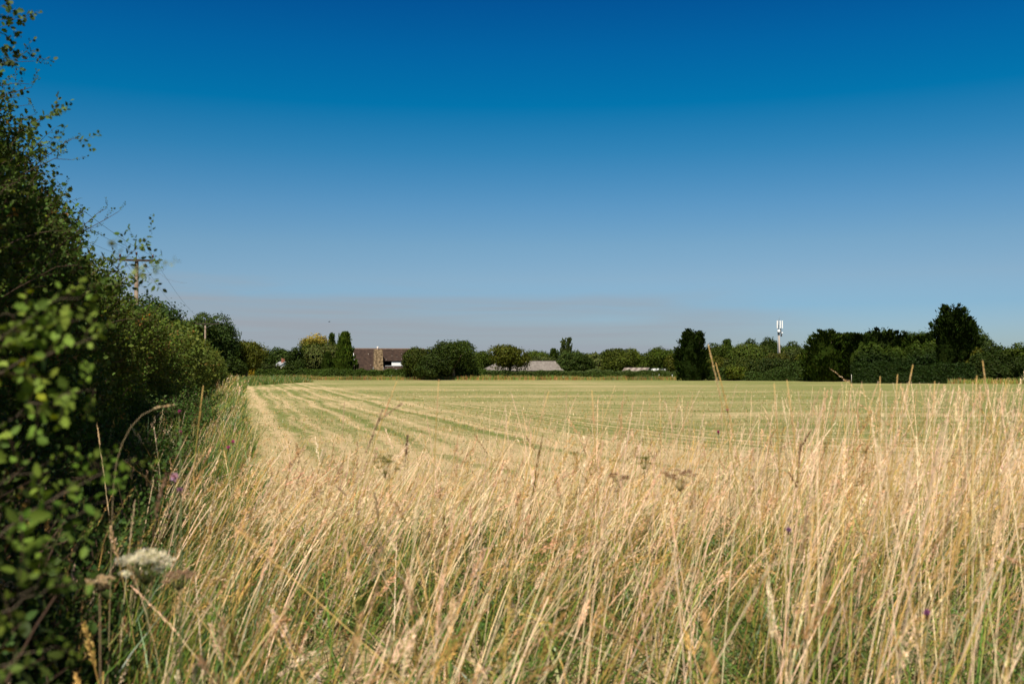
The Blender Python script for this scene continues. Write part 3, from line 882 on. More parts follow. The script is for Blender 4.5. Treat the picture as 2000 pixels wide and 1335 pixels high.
# background wood well behind everything
g = Geo()
for i in range(46):
    px = -60 + i * 48 + rng.uniform(-12, 12); D = rng.uniform(270, 330)
    top = 689 + rng.uniform(-5, 4) if px < 1400 else 678 + rng.uniform(-6, 6)
    X0 = (px - 1000) / F * D; H = CAM_Z + (722 - top) / F * D; R = H * .75
    n = 2600
    d = unit(rng.normal(size=(n, 3))); d[:, 2] = abs(d[:, 2])
    pos = np.array([X0, D, 0]) + d * np.array([R * 1.1, R * .8, H]) * (1 + .13 * sn(d * 5 + i, 1.0))[:, None] * rng.uniform(.82, 1, (n, 1))
    leafcards(g, pos, d + rng.normal(size=(n, 3)) * .5, rng.uniform(.4, .9, n), vary((.034, .054, .009), n, .35, .1))
tag(g.build('distant_wood', MAT['leaf']), 'far wood showing low between the nearer trees', 'wood', kind='stuff')

# ------------------------------------------------------------------ hedges across the far side
def clipped(name, label, path, hfun, width, col, leaf, n, group=None, z0=0.0, top_tint=None, blossom=None):
    path = np.array(path, dtype=float)
    seg = np.linalg.norm(np.diff(path, axis=0), axis=1); cum = np.r_[0, np.cumsum(seg)]
    o0 = np.array([path[:, 0].mean(), path[:, 1].mean(), 0])
    root = empty(name, tuple(o0)); tag(root, label, 'hedge', group)
    g = Geo()
    def at_(u, off, z):
        x = np.interp(u, cum, path[:, 0]); y = np.interp(u, cum, path[:, 1])
        i = np.clip(np.searchsorted(cum, u) - 1, 0, len(seg) - 1)
        d = (path[i + 1] - path[i]) / seg[i][:, None]
        nrm = np.stack([d[:, 1], -d[:, 0]], 1)
        return np.stack([x + nrm[:, 0] * off, y + nrm[:, 1] * off, z], 1), np.stack([nrm[:, 0], nrm[:, 1], 0 * x], 1)
    u = rng.random(n) * cum[-1]; H = hfun(u)
    face = rng.random(n)
    k = face < .62
    z = z0 + (H - z0) * rng.random(n) ** .9
    off = np.where(face < .62, width / 2, np.where(face < .9, rng.uniform(-.5, .5, n) * width, -width / 2))
    z = np.where((face >= .62) & (face < .9), H, z)
    pos, nr = at_(u, off, z)
    bul = (.22 * sn(pos, .8) + .12 * sn(pos, 2.5)) * (1 + .9 * (H > 2.5))
    sgn = np.where(face >= .9, -1.0, 1.0)
    istop = (face >= .62) & (face < .9)
    nr = np.where(istop[:, None], np.array([0, 0, 1.0]), nr * sgn[:, None])
    pos = pos + nr * (bul - .22 * rng.random(n) ** 2 + rng.exponential(.03, n))[:, None]
    tint = vary(col, n, .3, .1) * (1 + .2 * sn(pos + 20, .5))[:, None]
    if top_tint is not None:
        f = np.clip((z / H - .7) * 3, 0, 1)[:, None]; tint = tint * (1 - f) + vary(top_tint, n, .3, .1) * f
    leafcards(g, pos, nr + rng.normal(size=(n, 3)) * .6, leaf * rng.uniform(.6, 1.4, n), tint)
    # inner leaves
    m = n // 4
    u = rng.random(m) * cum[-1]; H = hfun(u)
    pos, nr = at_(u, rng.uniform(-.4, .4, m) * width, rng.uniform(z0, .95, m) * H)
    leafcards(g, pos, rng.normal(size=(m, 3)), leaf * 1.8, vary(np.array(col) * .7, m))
    g.build('foliage', MAT['leaf'], root, origin=o0)
    if blossom:
        bpx, bz, bn = blossom
        q = rng.normal(size=(bn, 3)) * [.75, .1, .35]
        c = np.array(bpx) + q
        g2 = Geo(); leafcards(g2, c, np.array([0, -1, .5]) + rng.normal(size=(bn, 3)) * .3, rng.uniform(.08, .2, bn), (.8, .8, .78))
        b_ = g2.build('blossom', MAT['petal'], root, origin=o0)
        tag(b_, 'small cluster of white blossom')
    return root

clipped('field_hedge', 'long low clipped hedge below the brown roofed house', [(P(500, 742, 160)[0], 160), (P(950, 742, 159)[0], 159)],
        lambda u: 1.62 + .16 * np.sin(u * .9) * np.sin(u * .37) + .08 * np.sin(u * 2.7), 1.5, (.048, .076, .010), .17, 26000, blossom=(P(782, 731, 158.9), 0, 70))
clipped('field_hedge', 'long low clipped hedge between the grey barn and the tall cypress', [(P(950, 742, 159)[0] + .1, 159), (P(1325, 742, 157)[0], 157)],
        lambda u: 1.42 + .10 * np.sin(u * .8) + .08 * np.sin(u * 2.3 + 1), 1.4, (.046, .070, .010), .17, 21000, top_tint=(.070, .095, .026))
clipped('tall_hedge', 'tall clipped evergreen hedge standing before the right hand conifers', [(P(1662, 740, 122)[0], 122), (P(1826, 740, 119)[0], 119)],
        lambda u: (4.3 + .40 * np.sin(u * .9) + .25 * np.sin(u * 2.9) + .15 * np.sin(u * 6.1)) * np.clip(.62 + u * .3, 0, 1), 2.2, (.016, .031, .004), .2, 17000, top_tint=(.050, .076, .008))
clipped('low_hedge', 'lower half height hedge in front of the tall clipped hedge and giant conifer', [(P(1664, 740, 119)[0], 119), (P(1900, 740, 116)[0], 116)],
        lambda u: 2.15 + .20 * np.sin(u * .7) + .1 * np.sin(u * 2.1), 1.6, (.016, .031, .004), .17, 16000)
clipped('end_hedge', 'dark hedge running out of the right edge of the view', [(P(1895, 740, 116.5)[0], 116.5), (P(2060, 740, 113)[0], 113)],
        lambda u: 3.1 + .25 * np.sin(u * .8) + .1 * np.sin(u * 2.7), 2.0, (.024, .038, .005), .19, 12000)
clipped('undergrowth_hedge', 'scrubby low hedge at the field edge below the phone mast trees', [(P(1385, 740, 150)[0], 150), (P(1600, 740, 140)[0], 140)],
        lambda u: 1.5 + .35 * np.sin(u * .6) + .2 * np.sin(u * 1.9), 1.6, (.034, .055, .009), .2, 12000)

# ------------------------------------------------------------------ the hedge on the left
TW_N = [twig(LOBED, 13, .28, .044) for _ in range(8)]            # near
TW_O = [twig(OVAL, 12, .30, .046) for _ in range(6)]
TW_M = [twig(DIAM, 18, .34, .050, wr=.004) for _ in range(8)]
TW_F = [twig(DIAM, 14, .55, .11, wr=0) for _ in range(8)]

def hedge_wall(name, label, t0, t1, hfun, Lf, temps, ntw, col, sc=1.0, depth=.9, shoots=0, back=None, stems=True, cat='hedge', holes=-.55, shoot_len=.5):
    """a stretch of the left hedge: its face towards the field, its top and its shaded inside"""
    o0 = hp((t0 + t1) / 2, 2.4, 0)
    root = empty(name, tuple(o0)); tag(root, label, cat)
    g = Geo()
    n = ntw
    # more twigs where the hedge is close to the camera
    tt = rng.uniform(t0, t1, n)
    H = hfun(tt)
    z = .05 + (H - .05) * rng.random(n) ** .85
    pr = hp(tt, 0, z)
    L = Lf(tt, z) + .26 * sn(pr, .75) + .22 * sn(pr, 2.1)
    e = rng.exponential(.22, n); e = np.minimum(e, depth)
    zt = (z / H)
    L2 = L + e + np.clip(zt - .78, 0, 1) * 1.6 * rng.random(n)
    pos = hp(tt, L2, z)
    hole = sn(pos, 2.4)
    k = (hole > holes) | (e > .3)
    tt, L2, z, e, zt, H = tt[k], L2[k], z[k], e[k], zt[k], H[k]; pos = pos[k]; n = len(pos)
    outw = np.array([-HL[0], -HL[1], 0])
    d = outw * (1.0 - zt[:, None] * .5) + np.array([0, 0, 1]) * (.25 + zt[:, None] * .9) + rng.normal(size=(n, 3)) * .55
    tint = vary(col, n, .25, .10) * (1 + .18 * sn(pos + 7, .6))[:, None]
    dry = rng.random(n) < .03
    tint[dry] = vary((.20, .12, .03), int(dry.sum()), .2, .1)
    scatter(g, temps, pos, d, sc * rng.uniform(.75, 1.25, n), tint)
    # top and back, so the hedge is a body with real thickness
    m = int(ntw * .35)
    tt = rng.uniform(t0, t1, m); H = hfun(tt)
    Lx = rng.uniform(.3, 2.3, m); zz = H * (1 - .10 * (Lx - 1.1) ** 2) + .15 * sn(hp(tt, Lx, 0), 1.2)
    bk = rng.random(m) < .4
    Lx = np.where(bk, 2.3 + rng.normal(size=m) * .15, Lx); zz = np.where(bk, rng.random(m) * H * .9, zz)
    base_L = Lf(tt, zz)
    pos = hp(tt, base_L + Lx, zz)
    scatter(g, temps, pos, np.array([0, 0, 1.0]) + rng.normal(size=(m, 3)) * .5, sc * rng.uniform(.9, 1.4, m), vary(col, m, .25, .1))
    g.build('foliage', MAT['leaf'], root, origin=o0)
    for i in range(shoots):
        ts = rng.uniform(max(t0, 3.8) if t1 > 9 else t0, t1); Hs = float(hfun(np.array([ts]))[0])
        zs = Hs * (rng.uniform(.82, 1.0) if i % 2 else rng.uniform(.4, .9)); Ls = float(Lf(np.array([ts]), np.array([zs]))[0]) + rng.uniform(-.1, .5) + (.2 if zs > Hs * .85 else 0)
        p0 = hp(ts, Ls, zs)
        dr = unit(outw * rng.uniform(.1, 1.0) + np.array([HD[0], HD[1], 0]) * rng.uniform(-.4, .5) + np.array([0, 0, 1]) * rng.uniform(.3, 1.2))
        ln = rng.uniform(.45, 1.0) * shoot_len
        q_ = np.linspace(0, 1, 6)[:, None]
        pts = p0 + dr * q_ * ln + np.array([0, 0, -.25]) * ln * q_ ** 2 + rng.normal(size=(6, 3)) * .008
        g3 = Geo()
        v_, t_ = tube_arr(pts, np.linspace(.005, .0015, 6), 4); g3.add(v_, t_, (.09, .06, .04))
        m_ = 8
        q = pts[np.clip((np.linspace(.1, 1, m_) * 5).astype(int), 0, 5)]
        scatter(g3, temps, q, dr + rng.normal(size=(m_, 3)) * .7, np.linspace(.65, .36, m_) * sc, vary(np.array(col) * 1.15, m_, .2, .1))
        g3.build('shoot', MAT['leaf'], root, origin=o0)
    if stems:
        for tq in np.linspace(t0 + .4, t1 - .3, 12):
            Hs = float(hfun(np.array([tq]))[0])
            p0 = hp(tq, float(Lf(np.array([tq]), np.array([0.0]))[0]) + rng.uniform(.7, 1.2), 0)
            p1 = p0 + np.array([rng.uniform(-.3, .1), rng.uniform(-.3, .3), Hs * .42])
            p2 = p1 + np.array([rng.uniform(-.3, .1), rng.uniform(-.3, .3), Hs * .35])
            v_, t_ = tube_arr([p0, (p0 + p1) / 2 + rng.normal(size=3) * .05, p1, p2], [.035, .026, .018, .006], 5)
            w4 = Geo(); w4.add(v_, t_, (0, 0, 0))
            w4.build('branch', MAT['bark'], root, origin=o0)
    return root, o0

ip = np.interp
HAW = (.046, .076, .011)
nearH = lambda t_: ip(t_, [-1, 1, 3, 5, 6.5, 7.2, 8.8, 9.9, 12, 14, 16], [2.6, 2.6, 2.8, 3.5, 4.02, 4.06, 3.88, 3.70, 3.22, 2.85, 2.6]) + .17 * np.sin(t_ * 2.1) + .12 * np.sin(t_ * 5.3)
nearL = lambda t_, z_: ip(t_, [1, 2, 4, 6, 16], [.95, 1.05, 1.25, 1.40, 1.70]) + .30 * np.clip(z_ - 2.4, 0, 1.2) + .05 * z_
hedge_wall('hawthorn_hedge', 'tall dark hawthorn hedge rising at the left edge of the view', 0.6, 13.0, nearH, nearL, TW_N, 14500, HAW, shoots=99, shoot_len=.95, holes=.0)
brH = lambda t_: ip(t_, [.8, 2, 3.5, 6, 8], [1.15, 1.15, 1.15, 1.2, 1.0]) + .10 * np.sin(t_ * 2.6)
brL = lambda t_, z_: ip(t_, [.8, 2, 3.2, 5, 8], [.40, .42, .50, .85, 1.35]) + .10 * z_
hedge_wall('bramble_bush', 'low dark tangle of brambles and nettles at the foot of the tall hawthorn', .9, 7.5, brH, brL, TW_O, 1900, (.038, .062, .012), shoots=14, shoot_len=.35, stems=False, holes=.1, cat='bush')
midH = lambda t_: ip(t_, [12, 14, 16, 20, 26, 36, 46], [3.0, 2.75, 2.62, 2.5, 2.45, 2.5, 2.5]) + .12 * np.sin(t_ * 1.3) + .07 * np.sin(t_ * 3.1)
midL = lambda t_, z_: 1.75 + .05 * np.sin(t_ * .8) + .05 * z_
hedge_wall('leafy_hedge', 'lower mid green leafy hedge beyond the tall hawthorn', 12.6, 34, midH, midL, TW_M, 11500, (.060, .088, .011), sc=1.15, shoots=45, holes=-.2)
farH = lambda t_: ip(t_, [32, 40, 60, 90, 125], [2.5, 2.55, 2.5, 2.4, 2.3]) + .22 * np.sin(t_ * .55) + .1 * np.sin(t_ * 1.7)
farL = lambda t_, z_: 1.75 + .25 * np.sin(t_ * .3) + .15 * z_ * .5 + np.clip(t_ - 90, 0, 60) * .01
hedge_wall('far_leafy_hedge', 'yellowish far end of the left hedge meeting the field corner', 33, 128, farH, farL, TW_F, 9000, (.072, .092, .014), sc=1.0, holes=-.8)

g = Geo()
n = 5200
tt = rng.uniform(2.2, 26, n) ** 1.0
L = rng.uniform(.20, 1.0, n) ** .8 * np.interp(tt, [2, 6, 12, 26], [.85, 1.3, 1.65, 1.75]) + .12
zz = rng.uniform(.05, .62, n) * (1 + .35 * sn(hp(tt, L, 0), 1.2)) * np.interp(L, [0, .5, 1.8], [.7, 1.0, 1.25])
scatter(g, TW_M, hp(tt, L, zz), np.array([0, 0, 1.0]) + rng.normal(size=(n, 3)) * .45, np.interp(tt, [2, 8, 26], [.55, .8, 1.2]) * rng.uniform(.7, 1.2, n), vary((.042, .075, .014), n, .3, .1))
tag(g.build('undergrowth', MAT['leaf']), 'dark green nettles and weeds between the left hedge and the grass', 'weeds', kind='stuff')

# sprays that reach out of the hedge close to the camera
def spray_obj(name, label, runs, temps, col, leafsc=1.0, cat='branch'):
    a0 = P(*runs[0][0]); root = empty(name, tuple(a0)); tag(root, label, cat)
    g = Geo(); wg = Geo()
    for (A, B, n, arc, wr) in runs:
        a, b_ = P(*A), P(*B)
        s = np.linspace(0, 1, 8)[:, None]
        pts = a * (1 - s) + b_ * s + np.array([0, 0, 1.0]) * arc * 4 * s * (1 - s) * np.linalg.norm(b_ - a) + rng.normal(size=(8, 3)) * .004
        v_, t_ = tube_arr(pts, np.linspace(wr, wr * .35, 8) * .34, 5); wg.add(v_, t_, (0, 0, 0))
        u = np.linspace(.12, 1.0, n)
        q = np.stack([np.interp(u, s[:, 0], pts[:, i]) for i in range(3)], 1)
        ax = unit(b_ - a)
        dirs = ax * .6 + rng.normal(size=(n, 3)) * .7 + np.array([0, 0, .15])
        scatter(g, temps, q, dirs, leafsc * np.linspace(1.0, .55, n) * rng.uniform(.7, 1.15, n), vary(col, n, .22, .08))
    if n > 0: g.build('leaves', MAT['leaf'], root, origin=a0)
    wg.build('twigs', MAT['bark'], root, origin=a0)
    return root
NEARC = (.12, .17, .024)
TW_S = [twig(LOBED, 8, .15, .042, wr=.0016) for _ in range(8)]
TW_R = [twig(OVAL, 8, .16, .040, wr=.0014) for _ in range(8)]
spray_obj('hawthorn_spray', 'out of focus hawthorn spray at mid height on the left edge', [
    ((-40, 700, 2.1), (150, 575, 2.0), 8, .03, .004), ((-60, 760, 2.1), (195, 660, 2.0), 9, .05, .005), ((-40, 640, 2.2), (70, 600, 2.1), 3, .05, .003),
    ((-30, 850, 2.1), (190, 760, 2.0), 8, .06, .004), ((60, 650, 2.1), (170, 620, 2.05), 3, .05, .003)], TW_S, NEARC, .80)
spray_obj('bramble_spray', 'blurred bright green leafy spray reaching out low on the left', [
    ((-40, 1080, 1.9), (270, 890, 2.1), 9, .05, .005), ((60, 1010, 2.0), (190, 910, 2.0), 4, .02, .003), ((-20, 960, 2.0), (90, 905, 2.0), 3, .05, .003),
    ((100, 1020, 2.0), (250, 970, 2.05), 4, .04, .003)], TW_R, (.10, .155, .020), .76)
spray_obj('low_leafy_spray', 'blurred leafy spray in the bottom left corner', [
    ((-60, 1240, 1.7), (130, 1130, 1.75), 6, .04, .005), ((-60, 1330, 1.7), (110, 1260, 1.7), 5, .04, .004), ((20, 1180, 1.75), (150, 1070, 1.8), 4, .03, .003)], TW_R, (.085, .13, .017), .84)
spray_obj('rose_shoot', 'leafy shoot sticking out across the nearer telegraph pole', [
    ((190, 560, 6.2), (298, 458, 6.0), 10, .02, .004), ((200, 560, 6.1), (318, 528, 6.0), 7, .02, .004), ((225, 560, 6.0), (285, 548, 5.9), 4, .02, .003)],
    TW_R, (.055, .09, .014), 1.4)
spray_obj('bare_twig', 'thin bare twig tip right of the leafy shoot', [((300, 522, 6.0), (365, 554, 6.0), 0, -.02, .0022)] and
    [((280, 515, 6.0), (365, 554, 6.0), 1, -.06, .0025)], [twig(OVAL, 1, .02, .008, wr=.001)], (.05, .06, .02), .3, cat='twig')
spray_obj('blurred_twig', 'strongly blurred twig tip over the leafy shoot', [((225, 505, 2.0), (325, 520, 1.9), 4, .03, .0012)], TW_S, (.19, .21, .07), .35, cat='twig')
spray_obj('top_shoot', 'topmost hawthorn shoot in the upper left corner', [((-60, 60, 5.0), (48, 35, 5.0), 8, .05, .003), ((-60, 10, 5.0), (20, 18, 5.0), 5, .05, .003)], TW_S, (.06, .09, .02), 1.1)
spray_obj('top_shoot', 'second hawthorn shoot below the topmost one', [((-60, 150, 5.3), (68, 112, 5.2), 8, .05, .003), ((-30, 170, 5.3), (45, 100, 5.2), 6, .05, .003)], TW_S, (.05, .075, .018), 1.1)
spray_obj('side_shoot', 'slim hawthorn shoot pointing right halfway up the tall hedge', [((40, 290, 6.2), (170, 272, 6.1), 9, .04, .003), ((60, 240, 6.2), (125, 222, 6.1), 6, .04, .003)], TW_S, (.065, .10, .02), 1.1)

# ------------------------------------------------------------------ flowers and single stalks
def stalk(name, label, foot, tipp, D, kind='spike', col=PALE, lean=None, group=None):
    D = D * 1.25
    p1 = P(tipp[0], tipp[1], D); x0 = P(tipp[0] + 2.2 * (foot - tipp[0]), 900, D)[0]
    p0 = np.array([x0, D, 0.0])
    root = empty(name, tuple(p0)); tag(root, label, 'grass stalk', group)
    s = np.linspace(0, 1, 12)[:, None]
    q = p1 - p0
    pts = np.concatenate([q[0] * s ** 1.8, q[1] * s, q[2] * s ** .96], axis=1)
    v_, t_ = tube_arr(pts, np.linspace(.0034, .0016, 12), 5)
    g = Geo(); g.add(v_, t_, np.repeat(np.stack([YGREEN * (1 - u) + STRAW * u for u in s[:, 0]]), 5, axis=0).tolist() + [YGREEN.tolist(), STRAW.tolist()])
    g.build('stem', MAT['grass'], root)
    K = 190
    u = rng.random(K); fr = .11 if kind == 'spike' else .15
    ss = 1 - fr * (1 - u)
    cen = np.stack([q[0] * ss ** 1.8, q[1] * ss, q[2] * ss ** .96], 1)
    tan = unit(np.stack([1.8 * q[0] * ss ** .8, q[1] + 0 * ss, .96 * q[2] + 0 * ss], 1))
    r = rng.normal(size=(K, 3)); r = unit(r - (r * tan).sum(1, keepdims=True) * tan)
    R = .0030 if kind == 'spike' else .009; col = np.clip(np.array(col) * 1.2, 0, .92)
    clump = 1.0 if kind == 'spike' else (.35 + .65 * (np.sin(u * 26) > .1))
    pr = ((1 - u) ** .7 * np.minimum(1, u * 5 + .2) * R * clump)[:, None] * rng.random((K, 1)) ** .6
    a = cen + r * pr; d = unit(tan + r * .4); sd_ = unit(np.cross(d, rng.normal(size=(K, 3))))
    tp_ = (.35 + .65 * (1 - u))[:, None]
    V = np.stack([a - sd_ * .0016 * tp_, a + sd_ * .0016 * tp_, a + d * .011 * tp_], 1).reshape(-1, 3)
    g = Geo(); g.add(V, np.arange(K * 3).reshape(-1, 3), np.repeat(np.clip(col * rng.uniform(.75, 1.15, (K, 1)), 0, 1), 3, axis=0))
    g.build('seed_head', MAT['grass'], root)
GS = 'tall single grass stalks'
for args in [
 ('tall pale grass stalk rising in front of the tall cypress', 1425, (1383, 672), 3.8, 'open', PALE * .9),
 ('thinner bowed stalk just right of the one before the cypress', 1440, (1398, 708), 4.0, 'open', STRAW),
 ('pinkish plump grass head standing before the middle of the field', 1166, (1156, 762), 3.6, 'spike', PINK * 1.1),
 ('pale stalk whose tip ends under the giant conifer, rightmost of all', 1945, (1919, 704), 3.3, 'spike', PALE),
 ('pale stalk leaning right in front of the tall clipped hedge', 1745, (1783, 712), 3.4, 'spike', PALE),
 ('pale upright stalk left of the leaning one before the clipped hedge', 1715, (1719, 735), 3.7, 'spike', PALE),
 ('forked looking stalk between the upright and the leaning one', 1740, (1753, 731), 3.6, 'spike', PALE * .95),
 ('straight pale stalk below the oak clump', 848, (857, 741), 3.9, 'spike', PALE * .9),
 ('stalk leaning right below the brown roofed house', 715, (775, 744), 3.8, 'spike', PINK),
 ('tall straw stalk rising on the green verge by the left hedge', 378, (397, 752), 3.6, 'spike', STRAW * .9),
 ('pale stalk at the field edge below the phone mast', 1522, (1512, 748), 3.6, 'spike', PALE),
 ('stalk bending left below the trees right of the mast', 1560, (1537, 742), 3.4, 'open', PINK),
 ('pale stalk in front of the low hedge by the giant conifer', 1815, (1826, 744), 3.8, 'spike', PALE),
 ('pale stalk just left of the rightmost tall one', 1897, (1908, 733), 3.6, 'spike', PALE),
 ('short pale stalk right of the rightmost tall one', 1930, (1966, 748), 3.9, 'spike', PALE),
 ('slanting stalk with its tip below the grey barn', 1030, (1072, 764), 4.1, 'spike', PALE * .9)]:
    stalk('grass_stalk', args[0], args[1], args[2], args[3], args[4], args[5], group=GS)

def umbel(name, label, px, py, D, size, col, scol, nray=14, brk=0.0, cat='flower', dome=.25, tilt=(0, 0), foot=None):
    c = P(px, py, D)
    root = empty(name, (c[0], c[1], 0)); tag(root, label, cat)
    g = Geo(); fl = Geo()
    fx = 0 if foot is None else P(foot, py, D)[0] - c[0]
    top = np.array([0, 0, c[2] - size * .55]); 
    v_, t_ = tube_arr([(fx, 0, 0), (fx * .5 + .01, 0, top[2] * .5), tuple(top)], [.0028, .0024, .0016], 5); g.add(v_, t_, scol)
    for i in range(nray):
        th = i * 2.4 + rng.normal() * .2; rr = math.sqrt((i + .5) / nray) * size * .5 * rng.uniform(.8, 1.15)
        e = np.array([math.cos(th) * rr, math.sin(th) * rr, c[2] - dome * rr * rr / size * 2 + rng.normal() * size * brk + math.sin(th) * rr * .15])
        v_, t_ = tube_arr([tuple(top), tuple((top + e) / 2 + np.array([0, 0, -.003])), tuple(e)], [.0014, .0011, .0009], 4); g.add(v_, t_, scol)
        m = 95
        r2 = size * .115
        q = rng.normal(size=(m, 3)) * [r2 * .55, r2 * .55, r2 * .24]
        leafcards(fl, e + q, np.array([0, 0, 1.0]) + rng.normal(size=(m, 3)) * .5, rng.uniform(.003, .0065, m), vary(col, m, .15, .04), 1.0)
    g.build('stem', MAT['petal'], root)
    fl.build('florets', MAT['petal'], root)
GSTEM = (.16, .17, .07)
umbel('white_umbel_flower', 'flat cream white flower head low on the left beside the dark hedge', 285, 1084, 2.5, .135, (.80, .72, .58), GSTEM, 20, brk=.06, foot=320)
umbel('faded_umbel_flower', 'small faded brownish umbel hanging left of the cream flower head', 195, 1128, 2.6, .07, (.52, .38, .24), (.2, .14, .08), 9)
umbel('faded_umbel_flower', 'brown faded umbel just below right of the cream flower head', 350, 1118, 2.7, .085, (.32, .20, .13), (.2, .15, .08), 10)
umbel('seed_umbel', 'olive brown seed umbel among the straw left of centre', 752, 905, 5.0, .13, (.16, .15, .04), (.40, .32, .13), 12, brk=.16, cat='seed head')
umbel('seed_umbel', 'olive green seed umbel right of centre near the field edge', 1258, 893, 5.6, .12, (.17, .17, .05), (.40, .32, .13), 12, brk=.16, cat='seed head')
umbel('seed_umbel', 'dark reddish brown seed umbel, the larger right one of two', 1328, 925, 5.0, .16, (.20, .10, .065), (.40, .32, .13), 14, brk=.16, cat='seed head')
umbel('seed_umbel', 'dark reddish brown seed umbel, the smaller left one of two', 1212, 928, 5.1, .12, (.22, .12, .075), (.40, .32, .13), 10, brk=.16, cat='seed head')

def knapweed(label, px, py, D, col=(.62, .22, .52), s=1.0):
    c = P(px, py, D)
    root = empty('knapweed_flower', (c[0], c[1], 0)); tag(root, label, 'flower', 'purple flowers in the grass')
    g = Geo(); v_, t_ = tube_arr([(.03, 0, 0), (.01, 0, c[2] * .6), (0, 0, c[2] - .012)], [.002, .0017, .0014], 5); g.add(v_, t_, (.12, .15, .06))
    g.build('stem', MAT['petal'], root)
    g = Geo(); v_, t_ = tube_arr([(0, 0, c[2] - .018), (0, 0, c[2] - .011), (0, 0, c[2] - .003)], [.003, .0075 * s, .006 * s], 8); g.add(v_, t_, (.10, .06, .03))
    g.build('bud', MAT['petal'], root)
    m = 90; d = unit(rng.normal(size=(m, 3)) + [0, 0, .9]); g = Geo()
    leafcards(g, np.array([0, 0, c[2]]) + d * .010 * s, rng.normal(size=(m, 3)), .012 * s, vary(col, m, .25, .06), 1.3, d)
    g.build('petals', MAT['petal'], root)
def sprig(name, label, path, D, col, seed_len, R, K, cat='grass stalk', sides=0):
    """a stalk following a bent path, the last part set with seeds, optionally with side spikes"""
    pts = np.array([P(px, py, D) + np.array([0, i * .02, 0]) for i, (px, py) in enumerate(path)])
    root = empty(name, (pts[0][0], pts[0][1], 0)); tag(root, label, cat)
    foot = np.array([pts[0][0] - .02, pts[0][1], 0.0])
    ctrl = np.vstack([foot[None], pts]); cum = np.r_[0, np.cumsum(np.linalg.norm(np.diff(ctrl, axis=0), axis=1))]
    uu = np.linspace(0, cum[-1], 26)
    pp = np.stack([np.interp(uu, cum, ctrl[:, i]) for i in range(3)], 1)
    for _ in range(3): pp[1:-1] = (pp[:-2] + 2 * pp[1:-1] + pp[2:]) / 4
    o0 = np.array([pts[0][0], pts[0][1], 0])
    v_, t_ = tube_arr(pp, np.linspace(.0016, .0008, 26), 5)
    g = Geo(); g.add(v_, t_, tuple(np.array(col) * .8)); g.build('stem', MAT['grass'], root, origin=o0)
    g = Geo(); runs = [(pp, seed_len, K)]
    for i in range(sides):
        a = pp[-1 - int(i * 14 / max(1, sides)) - 1]; d = unit(np.array([(-1) ** i * rng.uniform(.3, .8), rng.uniform(-.4, .4), rng.uniform(.4, 1.0)]))
        q = a + np.linspace(0, 1, 8)[:, None] * d * rng.uniform(.08, .16); runs.append((q, 1.0, K // 2))
        v_, t_ = tube_arr(q, np.linspace(.0015, .0008, 8), 4); g.add(v_, t_, tuple(np.array(col) * .8))
    for q, fr, kk in runs:
        u = 1 - fr * rng.random(kk); idx = u * (len(q) - 1); i0 = np.minimum(idx.astype(int), len(q) - 2); f = (idx - i0)[:, None]
        c = q[i0] * (1 - f) + q[i0 + 1] * f; tn = unit(q[i0 + 1] - q[i0]); r = unit(rng.normal(size=(kk, 3)))
        r = unit(r - (r * tn).sum(1, keepdims=True) * tn)
        leafcards(g, c + r * R * rng.random((kk, 1)), r, rng.uniform(.006, .011, kk), vary(col, kk, .25, .06), 1.5, unit(tn + r * .6))
    g.build('seed_head', MAT['grass'], root, origin=o0)
sprig('arching_stalk', 'arching straw stalk with a drooping head in front of the dark left hedge', [(222, 900), (240, 840), (262, 800), (290, 782), (325, 792)], 3.4, (.50, .37, .20), .05, .0022, 60)
sprig('dock_plant', 'rusty brown dock spikes left of centre in front of the mown stripes', [(672, 985), (700, 920), (722, 860), (745, 800)], 4.9, (.46, .31, .18), .16, .005, 130, 'dock', 2)
sprig('dock_plant', 'dark brown dock clump at the grass edge right of centre', [(1555, 990), (1560, 930), (1566, 890), (1570, 862)], 5.2, (.36, .22, .11), .2, .008, 170, 'dock', 3)
sprig('dock_plant', 'small brown dock spike below the oak clump', [(786, 960), (791, 900), (795, 850)], 5.0, (.26, .16, .09), .08, .008, 90, 'dock', 0)
sprig('dock_plant', 'short brown dock clump left of the pale pink thistle flower', [(300, 1010), (306, 960), (318, 925)], 2.9, (.24, .14, .08), .10, .006, 90, 'dock', 0)
PUR = (.45, .08, .38)
for lb, px, py, D, c, s in [
 ('pale pink thistle flower low beside the dark left hedge', 341, 932, 2.7, (.62, .36, .50), .72),
 ('small lilac flower just under the pale pink thistle flower', 352, 957, 2.8, (.35, .16, .30), .5),
 ('purple flower in the bottom right straw', 1810, 1196, 2.5, (.28, .09, .25), .55),
 ('tiny purple flower on the tuft right of centre, the upper one', 1421, 800, 6.6, (.5, .03, .25), .6),
 ('tiny purple flower on the tuft right of centre, the lower one', 1403, 843, 6.4, (.5, .03, .25), .6),
 ('magenta flower on the verge near the field edge, the right one', 455, 862, 4.8, (.55, .05, .30), .5),
 ('magenta flower on the verge near the field edge, the left one', 446, 873, 4.8, (.55, .05, .30), .5),
 ('magenta flower high on the verge in front of the left hedge', 350, 803, 5.2, (.5, .08, .30), .5),
 ('pinkish flower beneath the highest magenta one on the verge', 353, 843, 5.0, (.5, .12, .30), .45),
 ('purple flower half hidden in straw at the right', 1540, 1034, 3.4, (.30, .14, .3), .55)]:
    knapweed(lb, px, py, D, c, s)

